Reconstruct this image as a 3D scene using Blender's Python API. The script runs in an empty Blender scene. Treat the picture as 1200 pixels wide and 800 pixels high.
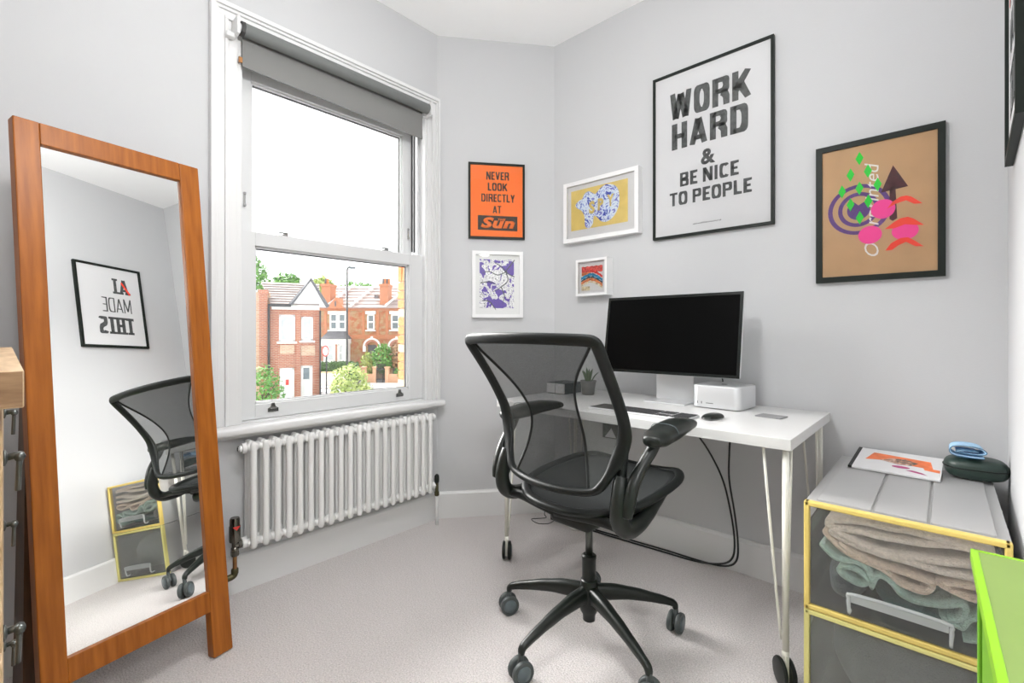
import bpy, bmesh, math, random
from mathutils import Vector, Matrix, noise
sc = bpy.context.scene
C = sc.collection
PI = math.pi
random.seed(7)

# ------------------------------------------------------------------ camera
YAW = math.radians(42.7)
cam = bpy.data.cameras.new('camera'); cam_o = bpy.data.objects.new('camera', cam); C.objects.link(cam_o)
cam.sensor_width = 36; cam.sensor_fit = 'HORIZONTAL'; cam.lens = 549/1200*36
cam.shift_y = -11/1200; cam.clip_start = 0.02; cam.clip_end = 300
cam_o.location = (0, 0, 1.07); cam_o.rotation_euler = (PI/2, 0, YAW)
sc.camera = cam_o
# ------------------------------------------------------------------ sky, sun, exposure
w = bpy.data.worlds.new('overcast_sky'); sc.world = w; w.use_nodes = True
bg = w.node_tree.nodes['Background']; bg.inputs[0].default_value = (0.95, 0.975, 1, 1); bg.inputs[1].default_value = 1.15
sun = bpy.data.lights.new('sun', 'SUN'); sun.energy = 12.0; sun.angle = math.radians(50); sun.color = (1, 0.985, 0.96)
sun_o = bpy.data.objects.new('sun', sun); C.objects.link(sun_o)
sun_o.rotation_euler = Vector((0.80, 0.05, -0.52)).to_track_quat('-Z', 'Y').to_euler()
sc.view_settings.view_transform = 'Standard'; sc.view_settings.look = 'None'
sc.view_settings.exposure = 0.96; sc.view_settings.gamma = 1; sc.view_settings.use_curve_mapping = False
ROOM_FILL = 56.0      # radiance of the added fill globe, room
HALL_FILL = 70.0      # radiance of the added fill globe, hall
sc.cycles.max_bounces = 10; sc.cycles.diffuse_bounces = 6; sc.cycles.transparent_max_bounces = 24
sc.cycles.glossy_bounces = 5

# ------------------------------------------------------------------ materials
def mat(name, col, rough=0.6, metal=0, noise_amt=0, scale=20, bump=0, bscale=None, coat=0, spec=None, stretch=None, col2=None, sheen=0):
    m = bpy.data.materials.new(name); m.use_nodes = True; nt = m.node_tree; b = nt.nodes['Principled BSDF']
    b.inputs['Base Color'].default_value = (*col, 1); b.inputs['Roughness'].default_value = rough; b.inputs['Metallic'].default_value = metal
    if coat: b.inputs['Coat Weight'].default_value = coat
    if sheen: b.inputs['Sheen Weight'].default_value = sheen
    if spec is not None: b.inputs['Specular IOR Level'].default_value = spec
    tc = nt.nodes.new('ShaderNodeTexCoord'); mp = nt.nodes.new('ShaderNodeMapping'); nt.links.new(tc.outputs['Object'], mp.inputs[0])
    if stretch: mp.inputs['Scale'].default_value = stretch
    n = nt.nodes.new('ShaderNodeTexNoise'); n.inputs['Scale'].default_value = scale; n.inputs['Detail'].default_value = 5
    nt.links.new(mp.outputs[0], n.inputs['Vector'])
    r = nt.nodes.new('ShaderNodeValToRGB'); r.color_ramp.elements[0].position = .3; r.color_ramp.elements[1].position = .7
    c2 = col2 if col2 else tuple(min(1, c*(1+noise_amt)) for c in col); c1 = col if col2 else tuple(c*(1-noise_amt) for c in col)
    r.color_ramp.elements[0].color = (*c1, 1); r.color_ramp.elements[1].color = (*c2, 1)
    nt.links.new(n.outputs['Fac'], r.inputs[0])
    if noise_amt or col2: nt.links.new(r.outputs[0], b.inputs['Base Color'])
    if bump:
        n2 = nt.nodes.new('ShaderNodeTexNoise'); n2.inputs['Scale'].default_value = bscale or scale; n2.inputs['Detail'].default_value = 4
        nt.links.new(mp.outputs[0], n2.inputs['Vector'])
        bp = nt.nodes.new('ShaderNodeBump'); bp.inputs['Strength'].default_value = bump; bp.inputs['Distance'].default_value = .01
        nt.links.new(n2.outputs['Fac'], bp.inputs['Height']); nt.links.new(bp.outputs[0], b.inputs['Normal'])
    return m
def clear(name, col, alpha, rough=0.2, gloss=True, noise_amt=0, scale=60, ior=1.45, milky=0):
    """see-through plastic, mesh or glass: part transparent, part diffuse, fresnel gloss"""
    m = bpy.data.materials.new(name); m.use_nodes = True; nt = m.node_tree; nt.nodes.clear()
    out = nt.nodes.new('ShaderNodeOutputMaterial'); tr = nt.nodes.new('ShaderNodeBsdfTransparent'); df = nt.nodes.new('ShaderNodeBsdfDiffuse')
    df.inputs[0].default_value = (*col, 1); mx = nt.nodes.new('ShaderNodeMixShader'); mx.inputs[0].default_value = alpha
    nt.links.new(tr.outputs[0], mx.inputs[1]); nt.links.new(df.outputs[0], mx.inputs[2])
    if milky:
        tl = nt.nodes.new('ShaderNodeBsdfTranslucent'); tl.inputs[0].default_value = (*col, 1); m3 = nt.nodes.new('ShaderNodeMixShader'); m3.inputs[0].default_value = milky
        nt.links.new(df.outputs[0], m3.inputs[1]); nt.links.new(tl.outputs[0], m3.inputs[2]); nt.links.new(m3.outputs[0], mx.inputs[2])
    if noise_amt:
        tc = nt.nodes.new('ShaderNodeTexCoord'); n = nt.nodes.new('ShaderNodeTexNoise'); n.inputs['Scale'].default_value = scale
        nt.links.new(tc.outputs['Object'], n.inputs['Vector'])
        mr = nt.nodes.new('ShaderNodeMapRange'); mr.inputs[1].default_value = .35; mr.inputs[2].default_value = .65
        mr.inputs[3].default_value = alpha-noise_amt; mr.inputs[4].default_value = alpha+noise_amt
        nt.links.new(n.outputs['Fac'], mr.inputs[0]); nt.links.new(mr.outputs[0], mx.inputs[0])
    last = mx
    if gloss:
        gl = nt.nodes.new('ShaderNodeBsdfGlossy'); gl.inputs['Roughness'].default_value = rough
        fr = nt.nodes.new('ShaderNodeFresnel'); fr.inputs[0].default_value = ior
        m2 = nt.nodes.new('ShaderNodeMixShader'); nt.links.new(fr.outputs[0], m2.inputs[0])
        nt.links.new(mx.outputs[0], m2.inputs[1]); nt.links.new(gl.outputs[0], m2.inputs[2]); last = m2
    nt.links.new(last.outputs[0], out.inputs[0])
    return m
def emit(name, col, s):
    m = bpy.data.materials.new(name); m.use_nodes = True; nt = m.node_tree; nt.nodes.clear()
    out = nt.nodes.new('ShaderNodeOutputMaterial'); e = nt.nodes.new('ShaderNodeEmission'); e.inputs[0].default_value = (*col, 1); e.inputs[1].default_value = s
    nt.links.new(e.outputs[0], out.inputs[0]); return m
def ramp_mat(name, stops, kind='NOISE', scale=8, detail=4, rough=.6, dist=0, const=True, stretch=None, rot=None, coord='Object'):
    m = bpy.data.materials.new(name); m.use_nodes = True; nt = m.node_tree; b = nt.nodes['Principled BSDF']; b.inputs['Roughness'].default_value = rough
    tc = nt.nodes.new('ShaderNodeTexCoord'); mp = nt.nodes.new('ShaderNodeMapping'); nt.links.new(tc.outputs[coord], mp.inputs[0])
    if stretch: mp.inputs['Scale'].default_value = stretch
    if rot: mp.inputs['Rotation'].default_value = rot
    if kind == 'WAVE':
        n = nt.nodes.new('ShaderNodeTexWave'); n.inputs['Distortion'].default_value = dist; n.inputs['Detail'].default_value = detail
    elif kind == 'VORONOI':
        n = nt.nodes.new('ShaderNodeTexVoronoi'); n.feature = 'DISTANCE_TO_EDGE'
    else:
        n = nt.nodes.new('ShaderNodeTexNoise'); n.inputs['Detail'].default_value = detail; n.inputs['Distortion'].default_value = dist
    n.inputs['Scale'].default_value = scale; nt.links.new(mp.outputs[0], n.inputs['Vector'])
    r = nt.nodes.new('ShaderNodeValToRGB'); r.color_ramp.interpolation = 'CONSTANT' if const else 'LINEAR'
    els = r.color_ramp.elements
    els[0].position, els[0].color = stops[0][0], (*stops[0][1], 1)
    els[1].position, els[1].color = stops[1][0], (*stops[1][1], 1)
    for p, c in stops[2:]:
        e = els.new(p); e.color = (*c, 1)
    nt.links.new(n.outputs['Distance' if kind == 'VORONOI' else ('Color' if kind == 'WAVE' else 'Fac')], r.inputs[0])
    nt.links.new(r.outputs[0], b.inputs['Base Color']); return m
def brick_mat(name, c1, c2, mortar, scale=1.0, bw=.225, bh=.075, mix=.0, big=None):
    m = bpy.data.materials.new(name); m.use_nodes = True; nt = m.node_tree; b = nt.nodes['Principled BSDF']; b.inputs['Roughness'].default_value = .9
    tc = nt.nodes.new('ShaderNodeTexCoord'); sp = nt.nodes.new('ShaderNodeSeparateXYZ'); cb = nt.nodes.new('ShaderNodeCombineXYZ')
    nt.links.new(tc.outputs['Object'], sp.inputs[0])
    ad = nt.nodes.new('ShaderNodeMath'); ad.operation = 'ADD'; nt.links.new(sp.outputs[0], ad.inputs[0]); nt.links.new(sp.outputs[1], ad.inputs[1])
    nt.links.new(ad.outputs[0], cb.inputs[0]); nt.links.new(sp.outputs[2], cb.inputs[1])
    br = nt.nodes.new('ShaderNodeTexBrick'); br.inputs['Scale'].default_value = 1; br.inputs['Brick Width'].default_value = bw*scale; br.inputs['Row Height'].default_value = bh*scale
    br.inputs['Mortar Size'].default_value = .012*scale; br.inputs['Color1'].default_value = (*c1, 1); br.inputs['Color2'].default_value = (*c2, 1); br.inputs['Mortar'].default_value = (*mortar, 1)
    nt.links.new(cb.outputs[0], br.inputs['Vector'])
    if big:
        n = nt.nodes.new('ShaderNodeTexNoise'); n.inputs['Scale'].default_value = 2.2; n.inputs['Detail'].default_value = 8
        nt.links.new(cb.outputs[0], n.inputs['Vector'])
        mx = nt.nodes.new('ShaderNodeMixRGB'); mx.inputs[2].default_value = (*big, 1)
        r = nt.nodes.new('ShaderNodeValToRGB'); r.color_ramp.elements[0].position = .42; r.color_ramp.elements[1].position = .62
        nt.links.new(n.outputs['Fac'], r.inputs[0]); nt.links.new(r.outputs[0], mx.inputs[0]); nt.links.new(br.outputs[0], mx.inputs[1])
        nt.links.new(mx.outputs[0], b.inputs['Base Color'])
    else: nt.links.new(br.outputs[0], b.inputs['Base Color'])
    return m

M = {}
M['wall'] = mat('wall_paint', (.565, .57, .58), .85, bump=.05, bscale=180)
M['ceiling'] = mat('ceiling_paint', (.96, .96, .96), .9)
M['gloss_white'] = mat('white_gloss_paint', (.72, .72, .72), .35)
M['upvc'] = mat('white_sash_paint', (.67, .675, .68), .32)
M['carpet'] = mat('carpet', (.50, .46, .45), .95, col2=(.80, .75, .74), scale=210, bump=.9, bscale=160, sheen=.3)
M['desk_white'] = mat('desk_white', (.62, .62, .615), .3)
M['metal_white'] = mat('cream_metal', (.78, .77, .70), .35)
M['rad'] = mat('radiator_enamel', (.80, .80, .79), .3)
M['black_plastic'] = mat('black_plastic', (.006, .008, .0075), .42, spec=.3, noise_amt=.1, scale=60)
M['black_satin'] = mat('black_satin', (.007, .010, .008), .36, spec=.4)
M['rubber'] = mat('grey_rubber', (.055, .065, .065), .5)
M['hub_grey'] = mat('hub_grey', (.09, .115, .125), .4)
M['gas'] = mat('gas_cylinder', (.10, .105, .10), .3, metal=.8)
M['mesh'] = clear('chair_mesh', (.032, .034, .034), .79, gloss=False, noise_amt=.06, scale=700)
M['mesh_side'] = clear('chair_mesh_side', (.085, .09, .088), .58, gloss=False, noise_amt=.06, scale=700)
M['seat'] = mat('seat_fabric', (.028, .031, .031), .9, spec=.2, bump=.4, bscale=400)
M['screen'] = mat('screen_glass', (.002, .002, .002), .2, spec=.06)
M['bezel'] = mat('black_bezel', (.006, .008, .007), .25, spec=.3)
M['alu'] = mat('aluminium', (.74, .75, .76), .32, metal=.55)
M['key'] = mat('black_keys', (.03, .03, .032), .5)
M['cable'] = mat('black_cable', (.015, .018, .017), .45)
M['orange_wood'] = mat('red_brown_wood', (.24, .066, .006), .4, col2=(.40, .125, .014), scale=7, stretch=(9, 9, .7), spec=.3)
M['dark_wood'] = mat('dark_stained_wood', (.05, .022, .008), .45, col2=(.10, .045, .018), scale=7, stretch=(9, 9, .7))
M['mirror'] = mat('silvered_glass', (.93, .94, .93), 0.0, metal=1)
M['oak'] = mat('oak', (.46, .30, .16), .5, col2=(.66, .48, .30), scale=9, stretch=(1, 9, 9))
M['oak_end_shade'] = mat('oak_end_shade', (.20, .105, .045), .5, col2=(.34, .20, .10), scale=10, stretch=(1, 3, 18))  # darker oak: shade on the chest's end face put into the colour
M['pewter'] = mat('pewter', (.14, .15, .145), .3, metal=.85)
M['chrome'] = mat('chrome', (.55, .55, .54), .15, metal=1)
M['dark_chrome'] = mat('dark_chrome', (.16, .15, .13), .22, metal=1)
M['copper'] = mat('tarnished_copper', (.35, .17, .07), .35, metal=.9, noise_amt=.3, scale=30)
M['brass_dark'] = mat('tarnished_brass', (.09, .08, .04), .4, metal=.8, noise_amt=.3, scale=40)
M['red'] = mat('red_enamel', (.65, .03, .02), .4)
M['glass'] = clear('window_glass', (.9, .95, .95), .015, rough=.0)
M['pic_glass'] = clear('picture_glass', (.9, .95, .95), .01, rough=.02, ior=1.4)
M['blind'] = mat('blind_fabric', (.215, .215, .21), .8, bump=.2, bscale=500)
M['blind_tube'] = mat('blind_roll', (.15, .158, .155), .6)
M['black_frame'] = mat('black_frame', (.009, .013, .010), .5, spec=.25)
M['white_frame'] = mat('white_frame', (.80, .80, .80), .45)
M['paper'] = mat('white_paper', (.70, .70, .71), .8)
M['paper2'] = mat('cream_paper', (.72, .725, .715), .8)
M['ink'] = mat('grey_black_ink', (.075, .08, .08), .8, noise_amt=.35, scale=60)
M['ink_black'] = mat('black_ink', (.05, .032, .02), .8)
M['orange'] = mat('orange_print', (.95, .21, .015), .75)
M['kraft'] = mat('kraft_paper', (.60, .385, .205), .85, noise_amt=.06, scale=9)
M['p_purple'] = mat('purple_ink', (.13, .055, .25), .8, noise_amt=.15, scale=80)
M['p_green'] = mat('green_ink', (.02, .72, .05), .8)
M['p_pink'] = mat('pink_ink', (.95, .07, .38), .8)
M['p_red'] = mat('red_ink', (.95, .07, .035), .8)
M['p_brown'] = mat('maroon_ink', (.075, .012, .018), .8, noise_amt=.3, scale=60)
M['p_white'] = mat('white_ink', (.9, .88, .86), .8)
M['p_yellow'] = mat('yellow_print', (.76, .58, .18), .8, noise_amt=.06, scale=20)
M['p_bluewhite'] = ramp_mat('blue_white_print', [(0, (.05, .07, .42)), (.40, (.40, .50, .82)), (.46, (.74, .82, .92)), (.58, (.20, .22, .62))], scale=20, dist=2.0, detail=3)
M['p_nature'] = ramp_mat('purple_branches_print', [(0, (.10, .055, .33)), (.455, (.80, .80, .80)), (.49, (.05, .045, .09)), (.50, (.78, .78, .79)), (.535, (.05, .045, .09)), (.545, (.78, .78, .79)), (.575, (.10, .055, .33))], scale=16, dist=.6, detail=10)
M['p_waves'] = ramp_mat('banded_print', [(0, (.82, .84, .84)), (.16, (.78, .22, .10)), (.30, (.82, .60, .35)), (.38, (.03, .14, .20)), (.46, (.05, .30, .52)), (.56, (.82, .86, .86)), (.62, (.78, .06, .05)), (.76, (.86, .30, .16)), (.86, (.84, .86, .88))], kind='WAVE', scale=1.7, dist=3.2, detail=2, stretch=(.55, 1, 1), rot=(0, PI/2-.3, 0))
M['yellow'] = mat('yellow_plastic', (.78, .60, .17), .45)
M['yellow2'] = mat('pale_yellow_plastic', (.74, .68, .26), .45)
M['frosty'] = clear('frosted_plastic', (.98, .98, .98), .62, rough=.3, milky=.5, ior=1.3)
M['frosty_side'] = clear('cloudy_plastic', (.98, .98, .98), .5, rough=.25, milky=.7, ior=1.2)
M['clear_front'] = clear('clear_drawer_front', (.95, .95, .94), .07, rough=.12, milky=.3, ior=1.12)
M['clear_front_grey'] = clear('dusty_drawer_front', (.70, .72, .70), .22, rough=.15, milky=.4, ior=1.15)
M['clear_handle'] = clear('clear_handle', (.88, .92, .93), .5, rough=.12, milky=.4)
def towel(name, c): return mat(name, c, .95, noise_amt=.13, scale=120, bump=.8, bscale=260, sheen=.4)
M['towel_beige'] = towel('beige_towel', (.86, .77, .68)); M['towel_sand'] = towel('sand_towel', (.82, .67, .54)); M['towel_green'] = towel('sage_towel', (.42, .60, .53))
M['towel_teal'] = towel('teal_cloth', (.05, .16, .16)); M['towel_navy'] = towel('navy_cloth', (.04, .06, .075)); M['towel_grey'] = towel('grey_cloth', (.13, .15, .155))
M['case'] = mat('dark_green_case', (.022, .042, .034), .38, bump=.1, bscale=300)
M['blue_cloth'] = mat('blue_microfibre', (.36, .56, .76), .9, noise_amt=.1, scale=90)
M['blue_edge'] = mat('blue_stitching', (.03, .12, .22), .9)
M['lime'] = mat('lime_plastic', (.13, .34, .010), .45); M['lime_top'] = mat('lime_top', (.18, .265, .065), .6, noise_amt=.03)
M['lime_edge'] = mat('lime_edge', (.22, .46, .01), .45)
M['plant'] = mat('plant_green', (.07, .12, .06), .7); M['pot'] = mat('grey_pot', (.13, .13, .13), .6)
M['house_red'] = brick_mat('red_brick', (.36, .085, .04), (.48, .15, .075), (.48, .36, .28))
M['house_pale'] = brick_mat('pale_brick', (.48, .27, .17), (.60, .42, .28), (.58, .48, .38))
M['house_stock'] = brick_mat('stock_brick', (.32, .18, .075), (.44, .28, .13), (.44, .33, .22), big=(.40, .13, .06))
M['house_orange'] = brick_mat('orange_brick', (.46, .12, .035), (.54, .17, .06), (.48, .30, .20))
M['pier_brick'] = mat('orange_pier_brick', (.62, .22, .075), .9, noise_amt=.12, scale=30)
M['pier_pale'] = mat('pale_pier_brick', (.70, .42, .26), .9, noise_amt=.08, scale=30)
M['tile'] = mat('roof_tile', (.21, .165, .15), .8, noise_amt=.25, scale=2.5); M['tile2'] = mat('far_roof_tile', (.34, .27, .25), .85, noise_amt=.15, scale=1.5)
M['slate'] = mat('slate', (.13, .13, .14), .7, noise_amt=.1, scale=4)
M['ext_white'] = mat('white_render', (.80, .79, .77), .7); M['ext_black'] = mat('black_gutter', (.02, .02, .022), .5)
M['ext_glass'] = mat('far_window_glass', (.16, .20, .22), .1); M['curtain'] = mat('net_curtain', (.55, .58, .60), .7, noise_amt=.1, scale=6)
M['leaf'] = mat('leaves_green', (.06, .20, .03), .7, col2=(.20, .42, .08), scale=5); M['leaf_yellow'] = mat('leaves_yellow_green', (.20, .32, .06), .7, col2=(.62, .66, .22), scale=4)
M['leaf_red'] = mat('leaves_russet', (.30, .14, .07), .7, col2=(.45, .30, .15), scale=5); M['leaf_dark'] = mat('hedge_leaves', (.03, .09, .02), .8, col2=(.09, .19, .05), scale=5)
M['asphalt'] = mat('road', (.42, .43, .45), .9, noise_amt=.05, scale=2); M['pave'] = mat('pavement', (.60, .59, .58), .9, noise_amt=.05, scale=2)
M['post'] = mat('dark_post', (.035, .035, .035), .5)
M['car'] = mat('car_paint', (.18, .22, .28), .25, coat=.5)

# ------------------------------------------------------------------ helpers
W = {}
def rotm(loc=(0, 0, 0), rz=0): return Matrix.Translation(loc) @ Matrix.Rotation(rz, 4, 'Z')
def thing(name, label, cat, loc=(0, 0, 0), rz=0, group=None):
    o = bpy.data.objects.new(name, None); C.objects.link(o); o.empty_display_size = .05
    o.location = loc; o.rotation_euler = (0, 0, rz); o['label'] = label; o['category'] = cat
    if group: o['group'] = group
    W[o] = rotm(loc, rz); return o
def tag(o, label, cat, group=None, kind=None):
    o['label'] = label; o['category'] = cat
    if group: o['group'] = group
    if kind: o['kind'] = kind
    return o
def catmull(pts, n=8, closed=False):
    pts = [Vector(p) for p in pts]; out = []
    N = len(pts); rng = range(N if closed else N-1)
    for i in rng:
        p1, p2 = pts[i], pts[(i+1) % N]
        p0 = pts[(i-1) % N] if closed else pts[max(i-1, 0)]; p3 = pts[(i+2) % N] if closed else pts[min(i+2, N-1)]
        for k in range(n):
            t = k/n
            out.append(.5*((2*p1)+(-p0+p2)*t+(2*p0-5*p1+4*p2-p3)*t*t+(-p0+3*p1-3*p2+p3)*t**3))
    if not closed: out.append(pts[-1])
    return out
class MB:
    def __init__(s, smooth=False): s.bm = bmesh.new(); s.smooth = smooth
    def box(s, x0, x1, y0, y1, z0, z1, bev=0, T=None, seg=2):
        t = bmesh.new(); bmesh.ops.create_cube(t, size=1)
        bmesh.ops.scale(t, vec=(abs(x1-x0), abs(y1-y0), abs(z1-z0)), verts=t.verts); bmesh.ops.translate(t, vec=((x0+x1)/2, (y0+y1)/2, (z0+z1)/2), verts=t.verts)
        if bev: bmesh.ops.bevel(t, geom=t.edges[:], offset=bev, segments=seg, affect='EDGES', profile=.5)
        return s.add(t, T)
    def add(s, t, T=None):
        if T: t.transform(T)
        me = bpy.data.meshes.new('t'); t.to_mesh(me); t.free(); s.bm.from_mesh(me); bpy.data.meshes.remove(me); return s
    def poly(s, pts, T=None, ext=None):
        """flat polygon, optionally extruded by vector ext"""
        t = bmesh.new(); vs = [t.verts.new(p) for p in pts]; f = t.faces.new(vs)
        if ext:
            r = bmesh.ops.extrude_face_region(t, geom=[f]); bmesh.ops.translate(t, vec=ext, verts=[v for v in r['geom'] if isinstance(v, bmesh.types.BMVert)])
        bmesh.ops.recalc_face_normals(t, faces=t.faces[:]); return s.add(t, T)
    def lathe(s, prof, n=24, T=None, cx=0, cy=0, axis='Z'):
        t = bmesh.new(); rings = []
        for r, z in prof: rings.append([t.verts.new((cx+r*math.cos(2*PI*i/n), cy+r*math.sin(2*PI*i/n), z)) for i in range(n)])
        for a, b in zip(rings, rings[1:]):
            for i in range(n): t.faces.new((a[i], a[(i+1) % n], b[(i+1) % n], b[i]))
        t.faces.new(rings[0][::-1]); t.faces.new(rings[-1])
        bmesh.ops.recalc_face_normals(t, faces=t.faces[:]); return s.add(t, T)
    def cyl(s, p0, p1, r, n=16, r1=None):
        p0, p1 = Vector(p0), Vector(p1); d = p1-p0; T = Matrix.Translation(p0) @ d.to_track_quat('Z', 'Y').to_matrix().to_4x4()
        return s.lathe([(r, 0), (r if r1 is None else r1, d.length)], n, T)
    def tube(s, pts, r, n=10, up=(0, 0, 1), closed=False, smooth_n=0, power=2):
        """sweep; r is a number, or a list of numbers or (a,b) pairs; a across, b along up"""
        P = [Vector(p) for p in pts]
        R = [r]*len(P) if not isinstance(r, list) else r
        R = [(q, q) if not isinstance(q, tuple) else q for q in R]
        if smooth_n:
            k = len(P); P2 = catmull(P, smooth_n, closed); R2 = []
            for i in range(len(P2)):
                f = i/smooth_n; a = int(f) % k; b = (a+1) % k if closed else min(a+1, k-1); u = f-int(f); u = u*u*(3-2*u)
                R2.append((R[a][0]*(1-u)+R[b][0]*u, R[a][1]*(1-u)+R[b][1]*u))
            P, R = P2, R2
        t = bmesh.new(); rings = []; N = len(P); up = Vector(up)
        for i in range(N):
            if closed: d = P[(i+1) % N]-P[i-1]
            else: d = P[min(i+1, N-1)]-P[max(i-1, 0)]
            d.normalize(); side = d.cross(up)
            if side.length < 1e-3: side = d.cross(Vector((1, .01, 0)))
            side.normalize(); v = side.cross(d).normalized()
            if i and side.dot(ps) < -.2: side, v = -side, -v
            ps = side
            ring = []
            for k in range(n):
                a = 2*PI*k/n; ca, sa = math.cos(a), math.sin(a)
                if power != 2:
                    ca = math.copysign(abs(ca)**(2/power), ca); sa = math.copysign(abs(sa)**(2/power), sa)
                ring.append(t.verts.new(P[i]+side*(R[i][0]*ca)+v*(R[i][1]*sa)))
            rings.append(ring)
        for i in range(N if closed else N-1):
            a, b = rings[i], rings[(i+1) % N]
            for k in range(n): t.faces.new((a[k], a[(k+1) % n], b[(k+1) % n], b[k]))
        if not closed: t.faces.new(rings[0][::-1]); t.faces.new(rings[-1])
        bmesh.ops.recalc_face_normals(t, faces=t.faces[:]); return s.add(t)
    def grid(s, f, nu, nv, thick=0):
        t = bmesh.new(); V = [[t.verts.new(f(i/nu, j/nv)) for j in range(nv+1)] for i in range(nu+1)]
        fs = [t.faces.new((V[i][j], V[i+1][j], V[i+1][j+1], V[i][j+1])) for i in range(nu) for j in range(nv)]
        if thick:
            bmesh.ops.recalc_face_normals(t, faces=t.faces[:]); bmesh.ops.solidify(t, geom=t.faces[:], thickness=thick)
        return s.add(t)
    def build(s, name, m, parent=None, world=False, smooth=None):
        me = bpy.data.meshes.new(name)
        if world and parent: s.bm.transform(W[parent].inverted())
        s.bm.to_mesh(me); s.bm.free()
        sm = s.smooth if smooth is None else smooth
        if sm: me.shade_smooth()
        me.materials.append(M[m] if isinstance(m, str) else m)
        o = bpy.data.objects.new(name, me); C.objects.link(o)
        if parent: o.parent = parent; W[o] = W[parent]
        else: W[o] = Matrix.Identity(4)
        if sm == 'auto': pass
        return o
def autosmooth(o, ang=35):
    me = o.data; me.shade_smooth()
    bm = bmesh.new(); bm.from_mesh(me)
    for e in bm.edges:
        if len(e.link_faces) == 2 and e.calc_face_angle(0) > math.radians(ang): e.smooth = False
    bm.to_mesh(me); bm.free(); return o
def struct(o): o['kind'] = 'structure'; return o
_fontcache = {}
def text_part(s, parent, m, x0, x1, z0, z1, y, bold=.02, shear=0, rot=0, thick=.0006, name='lettering', world=False):
    """letters stretched into the box x0..x1, z0..z1 of the parent's own frame"""
    cu = bpy.data.curves.new('t', 'FONT'); cu.body = s; cu.offset = bold; cu.shear = shear; cu.extrude = 0; cu.resolution_u = 3; cu.space_character = 1.08 if bold > .01 else 1
    o = bpy.data.objects.new('t', cu); C.objects.link(o); dg = bpy.context.evaluated_depsgraph_get(); dg.update()
    me = bpy.data.meshes.new_from_object(o.evaluated_get(dg)); bpy.data.objects.remove(o); bpy.data.curves.remove(cu)
    bm = bmesh.new(); bm.from_mesh(me); bpy.data.meshes.remove(me)
    if rot: bm.transform(Matrix.Rotation(rot, 4, 'Z'))
    xs = [v.co.x for v in bm.verts]; ys = [v.co.y for v in bm.verts]
    ax, bx, ay, by = min(xs), max(xs), min(ys), max(ys)
    for v in bm.verts: v.co = Vector((x0+(v.co.x-ax)/(bx-ax)*(x1-x0), y, z0+(v.co.y-ay)/(by-ay)*(z1-z0)))
    r = bmesh.ops.extrude_face_region(bm, geom=bm.faces[:]); bmesh.ops.translate(bm, vec=(0, -thick, 0), verts=[v for v in r['geom'] if isinstance(v, bmesh.types.BMVert)])
    me = bpy.data.meshes.new(name); bm.to_mesh(me); bm.free(); me.materials.append(M[m])
    o = bpy.data.objects.new(name, me); C.objects.link(o); o.parent = parent; W[o] = W[parent]; return o

# ================================================================== ROOM SHELL
H = 2.78; XW = -2.15; YD = 2.235
Ax, Ay = -2.15, 1.6946; Bx, By = -1.717, 2.235
def backx(y): return .1537-.0314*(YD-y)
OY0, OY1, OZ0, OZ1 = .666, 1.606, .69, 2.29
m = MB()
m.poly([(XW-.3, -.55, 0), (1.5, -.55, 0), (1.5, 1.4, 0), (backx(1.4)+.1, 1.4, 0), (.27, 2.35, 0), (-1.75, 2.35, 0), (XW-.3, 1.9, 0)], ext=(0, 0, -.12)); struct(m.build('floor', 'carpet'))
m = MB()
m.poly([(XW-.3, -.55, H), (1.5, -.55, H), (1.5, 1.4, H), (backx(1.4)+.1, 1.4, H), (.27, 2.35, H), (-1.75, 2.35, H), (XW-.3, 1.9, H)], ext=(0, 0, .12)); struct(m.build('ceiling', 'ceiling'))
m = MB(); T = .13
m.box(XW-T, XW, -.5, OY0, 0, H); m.box(XW-T, XW, OY0, OY1, 0, OZ0-.03); m.box(XW-T, XW, OY0, OY1, OZ1, H)
m.poly([(XW, OY1, 0), (XW, Ay, 0), (XW-T, Ay+.05, 0), (XW-T, OY1, 0)], ext=(0, 0, H)); struct(m.build('wall_left', 'wall'))
m = MB(); m.poly([(Ax, Ay, 0), (Bx, By, 0), (Bx-.08, By+.10, 0), (Ax-.20, Ay+.04, 0)], ext=(0, 0, H)); struct(m.build('wall_middle', 'wall'))
m = MB(); m.poly([(Bx, YD, 0), (backx(YD), YD, 0), (backx(YD)+.1, YD+.1, 0), (Bx-.08, YD+.1, 0)], ext=(0, 0, H)); struct(m.build('wall_right', 'wall'))
m = MB(); m.poly([(backx(YD), YD, 0), (backx(1.0), 1.0, 0), (backx(1.0)+.1, 1.0, 0), (backx(YD)+.1, YD, 0)], ext=(0, 0, H))
m.poly([(backx(1.0), 1.0, 2.06), (backx(-.25), -.25, 2.06), (backx(-.25)+.1, -.25, 2.06), (backx(1.0)+.1, 1.0, 2.06)], ext=(0, 0, H-2.06))
m.poly([(backx(-.25), -.25, 0), (backx(-.5), -.5, 0), (backx(-.5)+.1, -.5, 0), (backx(-.25)+.1, -.25, 0)], ext=(0, 0, H)); struct(m.build('wall_back', 'wall'))
m = MB(); m.box(XW-T, 1.5, -.55, -.45, 0, H); struct(m.build('wall_front', 'wall'))
m = MB(); m.box(1.4, 1.5, -.45, 1.3, 0, H); m.box(backx(1.2)+.1, 1.5, 1.3, 1.4, 0, H); struct(m.build('wall_hall', 'wall'))
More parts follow.
